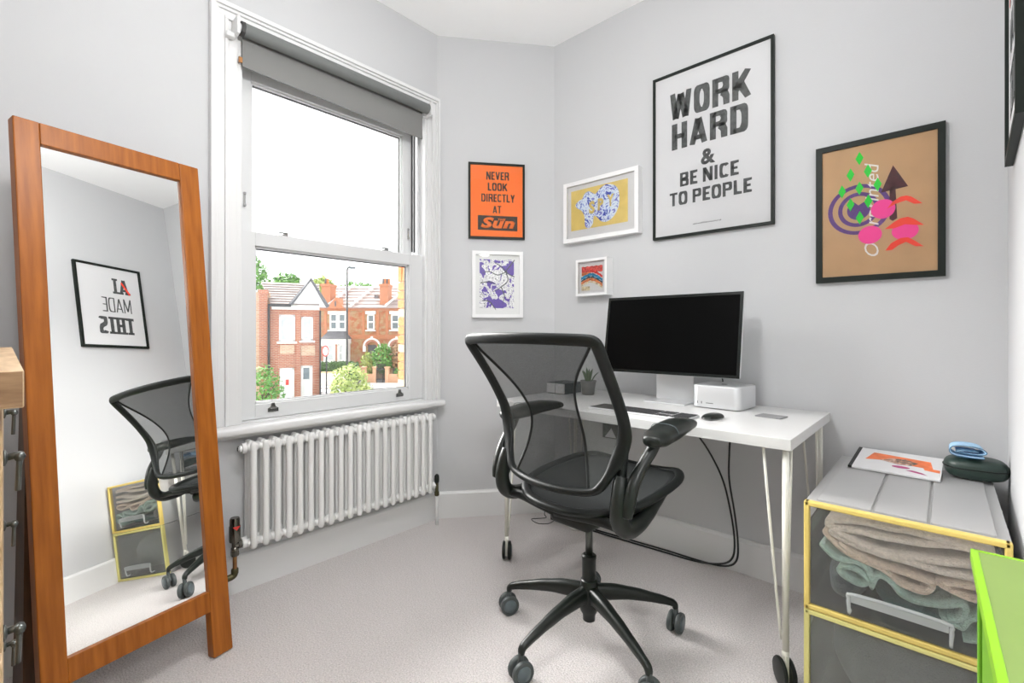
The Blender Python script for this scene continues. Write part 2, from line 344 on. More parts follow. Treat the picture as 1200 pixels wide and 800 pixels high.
# door lining of the doorway the camera looks in from
m = MB()
m.poly([(backx(1.0)-.012, 1.0, 0), (backx(1.0)-.012, .98, 0), (backx(1)+.112, .98, 0), (backx(1)+.112, 1.0, 0)], ext=(0, 0, 2.06))
m.poly([(backx(-.25)-.012, -.25, 0), (backx(-.25)-.012, -.23, 0), (backx(-.25)+.112, -.23, 0), (backx(-.25)+.112, -.25, 0)], ext=(0, 0, 2.06))
m.box(backx(.4)-.01, backx(.4)+.11, -.23, .98, 2.04, 2.06); struct(m.build('door_1', 'gloss_white'))
# skirting boards
def skirt(name, p, q, h=.15, t=.018):
    p, q = Vector((*p, 0)), Vector((*q, 0)); d = (q-p).normalized(); n = Vector((d.y, -d.x, 0))
    prof = [(0, 0), (t, 0), (t, h-.012), (t-.006, h-.004), (.004, h), (0, h)]
    mb = MB(); mb.poly([p+n*a+Vector((0, 0, b)) for a, b in prof], ext=q-p); return struct(mb.build(name, 'gloss_white'))
skirt('baseboard_left', (XW, -.45), (Ax, Ay)); skirt('baseboard_middle', (Ax, Ay), (Bx, By)); skirt('baseboard_right', (Bx, By), (backx(YD), YD)); skirt('baseboard_back', (backx(YD), YD), (backx(1.0), 1.0))

# ------------------------------------------------------------------ window
win = bpy.data.objects.new('window_1', None); C.objects.link(win); win.location = (XW, (OY0+OY1)/2, OZ0); win['kind'] = 'structure'; W[win] = rotm((XW, (OY0+OY1)/2, OZ0))
CY0, CY1, CZ1 = .551, 1.692, 2.40
m = MB()   # architrave: stepped moulding, mitred round three sides
steps = [(0, .018, .034), (.018, .03, .026), (.03, .052, .018), (.052, .064, .024), (.064, .100, .014), (.100, .116, .008)]
for a, b, d in steps:
    m.box(XW-.002, XW+d, CY0+a, CY0+b, OZ0-.002, CZ1-b, bev=.002); m.box(XW-.002, XW+d, CY1-b*.78, CY1-a*.78, OZ0-.002, CZ1-b, bev=.002); m.box(XW-.002, XW+d, CY0+a, CY1-a*.78, CZ1-b, CZ1-a, bev=.002)
m.build('architrave', 'gloss_white', win, world=True)
m = MB()   # box frame lining and parting beads
for y0, y1 in ((OY0-.004, OY0+.004), (OY1-.004, OY1+.004)): m.box(XW-.125, XW+.006, y0, y1, OZ0, OZ1)
m.box(XW-.125, XW+.006, OY0, OY1, OZ1-.01, OZ1+.004)
m.box(XW-.125, XW+.0, OY0, OY1, OZ0-.04, OZ0+.006); 
for yy in (OY0+.004, OY1-.016): m.box(XW-.062, XW-.05, yy, yy+.012, OZ0, OZ1); m.box(XW-.115, XW-.10, yy, yy+.012, OZ0, OZ1)
m.build('window_frame', 'upvc', win, world=True)
m = MB(); m.box(XW-.058, XW-.05, OY1-.036, OY1-.03, 1.52, 2.19); m.box(XW-.058, XW-.05, OY1-.052, OY1-.046, 1.52, 2.19); m.build('sash_track', 'post', win, world=True)
m = MB(); m.box(XW-.012, XW+.085, CY0-.012, CY1-.002, .655, .688, bev=.011, seg=3); m.box(XW, XW+.03, CY0, CY1-.02, .635, .657, bev=.004); autosmooth(m.build('window_sill', 'gloss_white', win, world=True))
def sash(xf, y0, y1, z0, z1, gy0, gy1, gz0, gz1, d=.042):
    m = MB()
    m.box(xf-d, xf, y0, gy0, z0, z1, bev=.002); m.box(xf-d, xf, gy1, y1, z0, z1, bev=.002); m.box(xf-d, xf, gy0, gy1, z0, gz0, bev=.002); m.box(xf-d, xf, gy0, gy1, gz1, z1, bev=.002)
    s = m.build('sash', 'upvc', win, world=True)
    m = MB(); b = .008
    for a in ((gy0, gy0+b, gz0, gz1), (gy1-b, gy1, gz0, gz1), (gy0, gy1, gz0, gz0+b), (gy0, gy1, gz1-b, gz1)): m.box(xf-d+.004, xf-.014, *a)
    m.build('glazing_bead', 'upvc', s, world=True)
    m = MB(); b = .011
    for a in ((gy0+.008, gy0+.008+.003, gz0+.008, gz1-.008), (gy1-.008-.004, gy1-.008, gz0+.008, gz1-.008), (gy0+.008, gy1-.008, gz0+.008, gz0+.011), (gy0+.008, gy1-.008, gz1-.012, gz1-.008)): m.box(xf-d+.006, xf-.026, *a)
    m.build('gasket', 'post', s, world=True)
    m = MB(); m.box(xf-.028, xf-.024, gy0+.006, gy1-.006, gz0+.006, gz1-.006); m.build('pane', 'glass', s, world=True)
    return s
sl = sash(-2.17, .668, 1.604, .697, 1.50, .729, 1.518, .759, 1.44)
su = sash(-2.214, .678, 1.562, 1.455, 2.285, .728, 1.505, 1.50, 2.163)
for y in (.80, 1.45):        # sash lifts on the bottom rail
    m = MB(); m.poly([(-2.168, y-.022, .722), (-2.168, y+.022, .722), (-2.168, y+.022, .737), (-2.168, y+.010, .744), (-2.168, y+.006, .760), (-2.168, y-.006, .760), (-2.168, y-.010, .744), (-2.168, y-.022, .737)], ext=(.005, 0, 0))
    m.box(-2.166, -2.152, y-.012, y+.012, .737, .741, bev=.001); m.build('sash_lift', 'chrome', sl, world=True)
for y in (.86, 1.38):        # cam catches on the meeting rail
    m = MB(); m.box(-2.20, -2.178, y-.03, y+.03, 1.50, 1.504, bev=.001); m.box(-2.196, -2.182, y-.012, y+.012, 1.504, 1.514, bev=.002); m.box(-2.192, -2.182, y-.03, y+.012, 1.514, 1.519, bev=.001)
    m.build('sash_catch', 'chrome', sl, world=True)
for y, z in ((.70, 1.64), (1.535, 1.62)):
    m = MB(); m.box(-2.214, -2.207, y-.004, y+.004, z-.03, z+.03, bev=.001); m.box(-2.21, -2.20, y-.006, y+.004, z-.03, z-.02, bev=.001); m.box(-2.21, -2.20, y-.006, y+.004, z+.02, z+.03, bev=.001); m.build('travel_stop', 'chrome', su, world=True)

# ------------------------------------------------------------------ roller blind
t = thing('roller_blind', 'grey fabric roller blind rolled nearly to the top of the window', 'blind', (-2.10, 1.11, 2.31))
m = MB(True); m.cyl((-2.095, .662, 2.300), (-2.095, 1.584, 2.300), .027, 28); autosmooth(m.build('blind_roll', 'blind_tube', t, world=True))
m = MB(); m.poly([(-2.124, .664, 2.168), (-2.124, 1.568, 2.142), (-2.124, 1.568, 2.30), (-2.124, .664, 2.30)], ext=(.002, 0, 0)); f = m.build('blind_fabric', 'blind', t, world=True)
m = MB(); m.poly([(-2.127, .664, 2.162), (-2.127, 1.568, 2.136), (-2.127, 1.568, 2.152), (-2.127, .664, 2.178)], ext=(.008, 0, 0)); m.build('bottom_bar', 'blind', t, world=True)
m = MB(); m.box(-2.136, -2.065, .628, .640, 2.262, 2.335, bev=.004); m.cyl((-2.095, .638, 2.30), (-2.095, .664, 2.30), .018, 16); m.box(-2.128, -2.10, .600, .632, 2.255, 2.275, bev=.004); m.build('bracket', 'gloss_white', t, world=True)
m = MB(); m.box(-2.136, -2.065, 1.588, 1.60, 2.262, 2.335, bev=.004); m.cyl((-2.095, 1.584, 2.30), (-2.095, 1.59, 2.30), .022, 16); m.build('bracket', 'gloss_white', t, world=True)
m = MB(); m.cyl((-2.095, .648, 2.30), (-2.095, .662, 2.30), .029, 8); m.build('clutch', 'post', t, world=True)
m = MB(); m.box(-2.126, -2.118, .650, .664, 2.176, 2.198, bev=.001); m.build('cord_tag', 'copper', t, world=True)
# bead chain hanging on the right side of the window
ch = [(-2.10, 1.60, 2.28), (-2.098, 1.612, 2.0), (-2.096, 1.63, 1.72), (-2.09, 1.642, 1.4), (-2.09, 1.645, 1.22), (-2.09, 1.652, 1.19), (-2.09, 1.659, 1.22), (-2.09, 1.66, 1.5), (-2.094, 1.648, 1.78), (-2.097, 1.63, 2.0), (-2.10, 1.616, 2.28)]
m = MB(True); m.tube(ch, .0016, 6, smooth_n=6, up=(1, 0, 0)); tag(m.build('blind_chain', 'gloss_white'), 'thin white pull chain looping down the right side of the window', 'chain')

# ------------------------------------------------------------------ radiator
t = thing('column_radiator', 'white three-column radiator on the wall below the window', 'radiator', (-2.09, 1.115, .19))
pitch = .0466; y0 = .684
m = MB(True)
for xc in (-2.052, -2.086, -2.12):
    m.tube([(xc, y0, .194), (xc, y0, .197), (xc, y0, .206), (xc, y0, .235), (xc, y0, .590), (xc, y0, .612), (xc, y0, .624), (xc, y0, .6275)], [(.003, .003), (.009, .009), (.0135, .0125), (.0125, .0118), (.0125, .0118), (.0135, .0130), (.010, .010), (.003, .003)], 14)
for z in (.603, .219):
    m.box(-2.12, -2.052, y0-.0105, y0+.0105, z-.016, z+.018, bev=.009, seg=3)
    for xc, rr in ((-2.068, .0165), (-2.106, .015)): m.tube([(xc, y0-pitch/2, z), (xc, y0-.012, z), (xc, y0+.012, z), (xc, y0+pitch/2, z)], [rr*.86, rr, rr, rr*.86], 14)
s0 = m.build('section', 'rad', t, world=True)
for i in range(1, 20):
    c = s0.copy(); C.objects.link(c); c.location = (0, pitch*i, 0)
for z in (.602, .222):
    for yy, d in ((y0-pitch/2, -1), (y0+pitch*19.5, 1)): m = MB(True); m.cyl((-2.075, yy, z), (-2.075, yy+d*.014, z), .021, 16); m.cyl((-2.075, yy+d*.01, z), (-2.075, yy+d*.024, z), .013, 6); autosmooth(m.build('end_plug', 'rad', t, world=True))
m = MB(True); m.cyl((-2.075, .655, .602), (-2.075, .632, .602), .008, 10); m.cyl((-2.075, .640, .602), (-2.075, .632, .602), .012, 8); autosmooth(m.build('bleed_valve', 'chrome', t, world=True, smooth=True))
for yy in (.82, 1.40):
    for z in (.58, .25): m = MB(); m.box(-2.15, -2.105, yy-.012, yy+.012, z-.02, z+.0); m.box(-2.15, -2.145, yy-.02, yy+.02, z-.05, z+.02); m.build('wall_bracket', 'rad', t, world=True)
t = thing('thermostatic_valve', 'chrome radiator valve with red mark and copper pipe at the left end of the radiator', 'valve', (-2.075, .622, .1))
vx, vy = -2.075, .622
m = MB(True); m.lathe([(.010, .236), (.0195, .238), (.0205, .245), (.0205, .298), (.0185, .302), (.0185, .325), (.016, .332)], 24, cx=vx, cy=vy); autosmooth(m.build('valve_head', 'dark_chrome', t, world=True))
m = MB(True); m.poly([(vx+.0205, vy-.014, .302), (vx+.0205, vy+.014, .302), (vx+.0215, vy, .286)], ext=(.001, 0, 0)); m.build('red_mark', 'red', t, world=True, smooth=False)
m = MB(True); m.lathe([(.012, .196), (.014, .200), (.014, .212), (.011, .216), (.011, .238)], 18, cx=vx, cy=vy); m.cyl((vx, vy, .222), (vx, .652, .222), .011, 14); m.cyl((vx, vy+.012, .222), (vx, vy+.024, .222), .0165, 6); m.lathe([(.014, .180), (.0155, .184), (.0155, .198), (.012, .2)], 6, cx=vx, cy=vy); autosmooth(m.build('valve_body', 'dark_chrome', t, world=True))
m = MB(True); m.tube([(vx, vy, .19), (vx, vy, .115), (vx, vy-.004, .105), (vx, vy-.016, .10), (vx, .50, .098), (-2.13, .36, .096)], .0078, 12, up=(1, 0, 0), smooth_n=3); m.build('pipe', 'copper', t, world=True)
m = MB(True); m.lathe([(.0115, .108), (.0135, .112), (.0135, .126), (.0115, .13)], 12, cx=vx, cy=vy); m.tube([(vx, vy, .125), (vx, vy-.001, .108), (vx, vy-.012, .1), (vx, vy-.05, .098)], .0125, 12, up=(1, 0, 0), smooth_n=3); m.build('elbow', 'brass_dark', t, world=True)
t = thing('lockshield_valve', 'small dark radiator valve on a white pipe at the right end of the radiator', 'valve', (-2.075, 1.632, 0))
vy = 1.632
m = MB(True); m.lathe([(.008, .232), (.0125, .236), (.014, .25), (.0125, .272), (.006, .28)], 16, cx=vx, cy=vy); m.build('valve_cap', 'black_satin', t, world=True)
m = MB(True); m.lathe([(.010, .16), (.013, .164), (.013, .182), (.0095, .188), (.0095, .234)], 14, cx=vx, cy=vy); m.cyl((vx, vy, .215), (vx, 1.60, .22), .010, 12); m.cyl((vx, vy-.014, .216), (vx, vy-.026, .219), .014, 6); autosmooth(m.build('valve_body', 'brass_dark', t, world=True))
m = MB(True); m.cyl((vx, vy, 0), (vx, vy, .165), .0085, 12); m.build('pipe', 'gloss_white', t, world=True)

# ------------------------------------------------------------------ heavy block lettering
def arc(cx, cz, rx, rz, a0, a1, n=10, k=.62):
    out = []
    for i in range(n+1):
        a = math.radians(a0+(a1-a0)*i/n); c_, s_ = math.cos(a), math.sin(a)
        out.append((cx+rx*math.copysign(abs(c_)**k, c_), cz+rz*math.copysign(abs(s_)**k, s_)))
    return out
def glyph(ch, tv, th):
    """centre lines (closed flag, points) in a 0..1 box, inset by half the stroke"""
    a, b, c, d = tv/2, 1-tv/2, th/2, 1-th/2
    G_ = {'I': ([[(.5, 0), (.5, 1)]], .42), 'L': ([[(a, 1), (a, c), (1, c)]], .85), 'T': ([[(0, d), (1, d)], [(.5, 1), (.5, 0)]], .95), 'H': ([[(a, 0), (a, 1)], [(b, 0), (b, 1)], [(a, .5), (b, .5)]], 1.05),
      'E': ([[(1, d), (a, d), (a, c), (1, c)], [(a, .5), (.86, .5)]], .85), 'N': ([[(a, 0), (a, 1)], [(b, 0), (b, 1)], [(a*1.1, 1-c*.6), (1-a*1.1, c*.6)]], 1.08), 'M': ([[(a*.8, 0), (a*.8, 1)], [(1-a*.8, 0), (1-a*.8, 1)], [(a, 1-c*.5), (.5, .12)], [(.5, .12), (1-a, 1-c*.5)]], 1.3),
      'W': ([[(a*.75, 1), (.27, .02)], [(.27, .02), (.5, .92)], [(.5, .92), (.73, .02)], [(.73, .02), (1-a*.75, 1)]], 1.5), 'V': ([[(a*.8, 1), (.5, .04)], [(.5, .04), (1-a*.8, 1)]], 1.1), 'Y': ([[(a*.8, 1), (.5, .42)], [(.5, .42), (1-a*.8, 1)], [(.5, .5), (.5, 0)]], 1.05),
      'A': ([[(a*.7, 0), (.5, .96)], [(.5, .96), (1-a*.7, 0)], [(.26, .26), (.74, .26)]], 1.15), 'K': ([[(a, 0), (a, 1)], [(a, .36), (1-a*.8, 1)], [(.42, .56), (1-a*.7, 0)]], 1.12),
      'O': ([arc(.5, .5, .5-a, .5-c, 0, 360, 32)], 1.05), 'C': ([arc(.5, .5, .5-a, .5-c, 38, 322, 26)], 1.0), 'D': ([[(a, 0), (a, 1)], [(a, d)]+arc(.5, .5, .5-a, .5-c, 90, -90, 16)+[(a, c)]], 1.05),
      'P': ([[(a, 0), (a, 1)], [(a, d)]+arc(.55, .70, .45-a, .30-c, 90, -90, 12)+[(a, .40+c)]], 1.0), 'R': ([[(a, 0), (a, 1)], [(a, d)]+arc(.52, .72, .46-a, .28-c, 90, -90, 12)+[(a, .44+c)], [(.5, .46), (.70, .44), (b, .28), (b, 0)]], 1.08),
      'B': ([[(a, 0), (a, 1)], [(a, d)]+arc(.5, .75, .46-a, .25-c*.7, 90, -90, 12)+[(a, .5)], [(a, .5)]+arc(.52, .26, .48-a, .26-c*.8, 90, -90, 12)+[(a, c)]], 1.02),
      'S': ([arc(.5, .745, .5-a, .255-c, 25, 200, 12)+[(.32, .56), (.68, .45)]+arc(.5, .265, .5-a, .265-c, 10, -160, 12)], .98),
      '&': ([[(1.0, .06), (.34, .66)]+arc(.46, .80, .20, .20-c*.6, 200, -20, 12)+[(.50, .60), (.18, .42)]+arc(.38, .26, .38-a, .26-c, 150, 290, 10)+[(.72, .14), (.98, .50)]], 1.1)}
    return G_[ch]
def block_text(s_, parent, m, x0, x1, z0, z1, y, stem=.30, name='lettering', slab=False, gap=.16):
    adv = []; x = 0
    for ch in s_:
        if ch == ' ': x += .45; continue
        w_ = .42 if ch == 'I' and not slab else glyph(ch, .3, .2)[1]
        if ch == 'I' and slab: w_ = .7
        adv.append((ch, x, w_)); x += w_+gap
    tot = x-gap; U = (x1-x0)/tot; Hh = z1-z0; sw = stem*U; sh = min(sw*.82, Hh*.22); mb = MB()
    for ch, ax, w_ in adv:
        gw = w_*U; tv = min(.95, sw/gw); th = sh/Hh
        if ch == 'I' and not slab: tv = 1
        ox = x0+ax*U
        for line in glyph(ch, tv, th)[0]:
            pts = [Vector((ox+px*gw, z0+pz*Hh)) for px, pz in line]
            cl = (pts[0]-pts[-1]).length < 1e-6
            if cl: pts = pts[:-1]
            n = len(pts); L, R_ = [], []
            for i in range(n):
                p = pts[i]; a_ = pts[i-1] if (i or cl) else None; b_ = pts[(i+1) % n] if (i < n-1 or cl) else None
                d1 = (p-a_).normalized() if a_ is not None else None; d2 = (b_-p).normalized() if b_ is not None else None
                if d1 is None: d1 = d2
                if d2 is None: d2 = d1
                dd = (d1+d2); dd = dd.normalized() if dd.length > 1e-6 else d1
                nn_ = Vector((-dd.y, dd.x)); co = max(.45, nn_.dot(Vector((-d1.y, d1.x))))
                wdt = (sw*abs(nn_.x)+sh*abs(nn_.y))/2/co
                L.append(p+nn_*wdt); R_.append(p-nn_*wdt)
            for i in range(n if cl else n-1):
                k = (i+1) % n; q = [L[i], L[k], R_[k], R_[i]]
                mb.poly([(min(max(v_.x, ox-.0), ox+gw), y, min(max(v_.y, z0), z1)) for v_ in q], ext=(0, -.0003, 0))
        if slab:
            feet = {'A': (.12, .88), 'I': (.5,), 'T': (.5,), 'H': (.15, .85)}.get(ch, ())
            for f in feet:
                mb.box(ox+f*gw-sw*.95, ox+f*gw+sw*.95, y-.0003, y, z0, z0+Hh*.13)
                if ch in 'IH': mb.box(ox+f*gw-sw*.95, ox+f*gw+sw*.95, y-.0003, y, z1-Hh*.13, z1)
    return mb.build(name, m, parent)

# ------------------------------------------------------------------ pictures
def picture(name, label, loc, rz, w, h, d, fw, fm, ground='paper', mat_w=0, print_m=None, group=None, inset=.006, glass=True):
    """local frame: x right, z up, y into the wall; loc is the lower left corner on the wall"""
    t = thing(name, label, 'picture', loc, rz, group or 'framed pictures on the walls')
    m = MB(); m.poly([(0, -d, 0), (w, -d, 0), (w-fw, -d, fw), (fw, -d, fw)], ext=(0, d-.001, 0)); m.poly([(0, -d, h), (w, -d, h), (w-fw, -d, h-fw), (fw, -d, h-fw)], ext=(0, d-.001, 0))
    m.poly([(0, -d, 0), (0, -d, h), (fw, -d, h-fw), (fw, -d, fw)], ext=(0, d-.001, 0)); m.poly([(w, -d, 0), (w, -d, h), (w-fw, -d, h-fw), (w-fw, -d, fw)], ext=(0, d-.001, 0))
    m.build('frame', fm, t)
    yb = -d+inset+.004
    m = MB(); m.box(fw-.002, w-fw+.002, yb, yb+.003, fw-.002, h-fw+.002); m.build('mount' if print_m else 'print', ground, t)
    if print_m:
        a, b, c, e = mat_w if isinstance(mat_w, tuple) else (mat_w,)*4
        m = MB(); m.box(fw+a, w-fw-b, yb-.001, yb, fw+c, h-fw-e); m.build('print', print_m, t)
    if glass:
        m = MB(); m.poly([(fw-.001, -d+.003, fw-.001), (w-fw+.001, -d+.003, fw-.001), (w-fw+.001, -d+.003, h-fw+.001), (fw-.001, -d+.003, h-fw+.001)]); m.build('glass', 'pic_glass', t)
    return t, yb
# work hard
t, y = picture('framed_poster', 'large white poster in a thin black frame reading WORK HARD & BE NICE TO PEOPLE', (-1.079, YD, 1.531), 0, .547, .806, .02, .012, 'black_frame', inset=.004)
y -= .0002
for s, x0, x1, z0, z1 in (('WORK', .087, .456, .575, .705), ('HARD', .096, .444, .428, .554), ('&', .237, .303, .323, .396), ('BE NICE', .137, .405, .243, .309), ('TO PEOPLE', .085, .459, .155, .219)):
    (text_part(s, t, 'ink', x0, x1, z0, z1, y, bold=.035) if s == '&' else block_text(s, t, 'ink', x0, x1, z0, z1, y, stem=.38 if len(s) < 5 else .32))
text_part('edition', t, 'ink', .20, .33, .05, .058, y, bold=0, shear=.4, name='signature')
# overprinted
t, y = picture('framed_print', 'brown paper print in black frame, purple rings, green diamonds and pink dots', (-.380, YD, 1.266), 0, .384, .539, .02, .021, 'black_frame', ground='kraft', inset=.004)
def disc(cx, cz, rx, rz, n=28, y=0): return [(cx+rx*math.cos(2*PI*i/n), y, cz+rz*math.sin(2*PI*i/n)) for i in range(n)]
def ring_part(cx, cz, ro, ri, yy, tilt=0, n=40):
    mb = MB()
    for i in range(n):
        a0, a1 = 2*PI*i/n, 2*PI*(i+1)/n
        mb.poly([(cx+ro[0]*math.cos(a0), yy, cz+ro[1]*math.sin(a0)), (cx+ro[0]*math.cos(a1), yy, cz+ro[1]*math.sin(a1)), (cx+ri[0]*math.cos(a1), yy, cz+ri[1]*math.sin(a1)), (cx+ri[0]*math.cos(a0), yy, cz+ri[1]*math.sin(a0))])
    return mb
y -= .0003
ring_part(.138, .274, (.098, .096), (.083, .082), y).build('purple_ring', 'p_purple', t); ring_part(.137, .274, (.064, .066), (.050, .052), y).build('purple_ring', 'p_purple', t)
core = [(.138+.036*math.cos(a), y, .272+.037*math.sin(a)) for a in [math.radians(v) for v in range(115, 426, 12)]] + [(.138, y, .290)]
m = MB(); m.poly(core); m.build('purple_core', 'p_purple', t)
o = text_part('Overprinted', t, 'p_white', .156, .213, .090, .446, y-.0002, bold=0, shear=.35, rot=PI/2, name='lettering', thick=.0002)
for cx, cz, rx, rz in ((.212, .263, .036, .036), (.173, .172, .036, .034), (.275, .173, .038, .033)):
    m = MB(); m.poly(disc(cx, cz, rx, rz, y=y-.0006)); m.build('pink_dot', 'p_pink', t)
m = MB(); m.poly([(.231, y-.0005, .34), (.248, y-.0005, .34), (.253, y-.0005, .222), (.240, y-.0005, .214), (.231, y-.0005, .222)]); m.poly([(.206, y-.0005, .325), (.241, y-.0005, .419), (.284, y-.0005, .333)]); m.build('arrow', 'p_brown', t)
for a in ([(.224, .262), (.240, .285), (.262, .299), (.278, .300), (.292, .294), (.323, .264), (.300, .266), (.278, .283), (.250, .276)], [(.217, .187), (.245, .210), (.262, .220), (.283, .222), (.300, .212), (.327, .186), (.300, .190), (.275, .196), (.245, .186)], [(.219, .107), (.235, .132), (.262, .148), (.283, .148), (.300, .135), (.326, .110), (.303, .113), (.278, .132), (.256, .122), (.238, .107)]):
    m = MB(); yy = y-.0007
    m.poly([(p, yy, q) for p, q in a], ext=(0, -.0001, 0)); m.build('red_brow', 'p_red', t)
for i, (cx, cz) in enumerate(((.141, .469), (.113, .412), (.167, .415), (.196, .358), (.141, .355), (.086, .352), (.113, .297), (.168, .300), (.142, .242))):
    m = MB(); yy = y-.0009; m.poly([(cx-.0125, yy, cz), (cx, yy, cz-.026), (cx+.0125, yy, cz), (cx, yy, cz+.026)]); m.build('green_diamond', 'p_green', t)
# yellow and blue print
t, y = picture('framed_print', 'yellow print with blue and white bubble shapes reading SPY in a deep white frame', (-1.617, YD, 1.580), 0, .471, .341, .045, .022, 'white_frame', ground='paper', mat_w=(.022, .045, .045, .026), print_m='p_yellow', inset=.012)
y -= .0014
blob = [(.120, .25), (.135, .275), (.165, .285), (.205, .262), (.235, .285), (.275, .300), (.325, .285), (.352, .245), (.352, .175), (.325, .125), (.285, .100), (.245, .105), (.215, .135), (.195, .14), (.19, .10), (.165, .08), (.140, .095), (.135, .15), (.115, .185), (.085, .205), (.075, .225), (.10, .245)]
m = MB(); m.poly([p for p in [(v.x, y, v.z) for v in catmull([(a, 0, b-.012) for a, b in blob], 4, True)]], ext=(0, -.0002, 0)); m.build('bubble_shape', 'p_bluewhite', t)
for s, x0, x1, z0, z1 in (('S', .165, .203, .145, .215), ('P', .222, .258, .155, .22), ('Y', .280, .322, .165, .23)): text_part(s, t, 'p_yellow', x0, x1, z0, z1, y-.0003, bold=.05)
# small square
t, y = picture('framed_print', 'small square print of red, blue and orange bands in a deep white box frame', (-1.517, YD, 1.270), 0, .199, .2015, .065, .014, 'white_frame', ground='paper', mat_w=(.012, .018, .014, .012), print_m='paper2', inset=.012)
for k, (nm, x0, x1, zz, hh, mm) in enumerate((('red_patch', .030, .165, .128, .034, 'w_red'), ('orange_patch', .030, .09, .112, .018, 'w_orange'), ('red_band', .085, .165, .108, .014, 'w_red2'), ('blue_band', .027, .165, .088, .016, 'w_blue'), ('dark_band', .027, .165, .077, .010, 'w_dark'), ('orange_band', .027, .165, .062, .016, 'w_orange'), ('pale_band', .027, .165, .052, .008, 'w_sand'), ('sketch_patch', .03, .085, .030, .022, 'w_sand'))):
    if mm not in M: M[mm] = mat(mm, {'w_red': (.72, .10, .08), 'w_orange': (.85, .24, .09), 'w_red2': (.80, .06, .05), 'w_blue': (.03, .26, .48), 'w_dark': (.02, .09, .12), 'w_sand': (.78, .62, .40)}[mm], .8, noise_amt=.45, scale=90)
    up_, lo_ = [], []
    for q in range(15):
        xx = x0+(x1-x0)*q/14; cv = 0 if 'patch' in nm else .022*math.sin((xx-.027)/.138*PI*.9)-.30*max(0, xx-.09)
        wob = .002*math.sin(q*2.1+k)
        up_.append((xx, y-.0016-.0001*k, zz+hh+cv+wob)); lo_.append((xx, y-.0016-.0001*k, zz+cv-wob))
    mb = MB()
    for q in range(14): mb.poly([lo_[q], lo_[q+1], up_[q+1], up_[q]])
    mb.build(nm, mm, t)
# middle wall
RZM = math.atan2(By-Ay, Bx-Ax); dm = Vector((Bx-Ax, By-Ay, 0)).normalized()
def onmid(s, z): return (Ax+dm.x*s, Ay+dm.y*s, z)
t, y = picture('framed_poster', 'orange poster in a black frame with black capitals above a black block', onmid(.178, 1.615), RZM, .331, .441, .02, .012, 'black_frame', ground='orange', inset=.004)
y -= .0003
for s, x0, x1, z0, z1 in (('NEVER', .104, .238, .345, .392), ('LOOK', .113, .228, .281, .327), ('DIRECTLY', .075, .272, .216, .262), ('AT', .142, .192, .150, .194)): block_text(s, t, 'ink_black', x0, x1, z0, z1, y, stem=.32)
m = MB(); m.poly([(.055, y, .051), (.288, y, .048), (.288, y, .134), (.055, y, .136)], ext=(0, -.0002, 0)); m.build('masthead', 'ink_black', t)
text_part('Sun', t, 'orange', .072, .272, .062, .126, y-.0004, bold=.05, shear=.25); text_part('THE', t, 'orange', .172, .218, .108, .120, y-.0006, bold=.04, shear=.2)
t, y = picture('framed_print', 'purple and white print of bare branches in a white frame', onmid(.199, 1.154), RZM, .298, .387, .03, .020, 'white_frame', ground='paper2', mat_w=(.024, .032, .036, .026), print_m='p_nature', inset=.014)
for k, pts in enumerate(([(.25, .34), (.22, .30), (.20, .27), (.21, .22), (.17, .18), (.12, .15)], [(.20, .27), (.15, .25), (.10, .27), (.06, .26)], [(.06, .10), (.10, .095), (.13, .06), (.14, .045)], [(.25, .24), (.21, .26), (.17, .30), (.12, .33)], [(.17, .18), (.19, .13), (.18, .08)], [(.05, .20), (.10, .21), (.15, .19)])):
    m = MB(True); m.tube([(a, y-.0013, b) for a, b in pts], [(.0028, .0006)]*(len(pts)-1)+[(.0008, .0004)], 6, up=(0, 1, 0), smooth_n=4); m.build('branch_line', 'ink', t)
# back wall poster
bl = Vector((backx(1.935), 1.935, 1.54))
t, y = picture('framed_poster', 'black-framed white AI MADE THIS poster on the back wall, reflected in the leaning mirror', bl, -PI/2-math.radians(1.8), .46, .61, .018, .016, 'black_frame', inset=.004, glass=False)
y -= .0003
block_text('AI', t, 'ink', .10, .215, .405, .52, y, stem=.36, slab=True); block_text('MADE', t, 'ink', .095, .30, .262, .370, y, stem=.20); block_text('THIS', t, 'ink', .09, .335, .10, .225, y, stem=.40, slab=True)
m = MB(); m.poly([(.088, y-.001, .41), (.10, y-.001, .402), (.155, y-.001, .49), (.145, y-.001, .50)], ext=(0, -.0002, 0)); m.build('red_strike', 'p_red', t)

# ------------------------------------------------------------------ leaning mirror
az, ln = math.radians(14.6), math.radians(7.2)
nh = Vector((math.cos(az), math.sin(az), 0)); u = Vector((-math.sin(az), math.cos(az), 0)); nn = nh*math.cos(ln)+Vector((0, 0, 1))*math.sin(ln); v = -nh*math.sin(ln)+Vector((0, 0, 1))*math.cos(ln)
t = thing('floor_mirror', 'tall leaning mirror in a red-brown wooden frame standing left of the window', 'mirror', (0, 0, 0))
Mm = Matrix((( u.x, -nn.x, v.x, -1.765), (u.y, -nn.y, v.y, .524), (u.z, -nn.z, v.z, .0050), (0, 0, 0, 1)))
t.matrix_world = Mm; t.location = Mm.to_translation(); t.rotation_euler = Mm.to_euler(); W[t] = Mm.copy()
MW, MH, ST = .472, 1.665, .062
m = MB(); m.box(-MW, -MW+ST-.008, 0, .036, 0, MH, bev=.003); m.build('stile', 'orange_wood', t)
m = MB(); m.box(-ST, 0, 0, .036, 0, MH, bev=.003); m.build('stile', 'orange_wood', t)
m = MB(); m.box(-MW+ST-.008, -ST, .001, .034, MH-.062, MH, bev=.002); m.build('top_rail', 'orange_wood', t)
m = MB(); m.box(-MW+ST-.008, -ST, .001, .034, .148, .212, bev=.002); m.build('bottom_rail', 'orange_wood', t)
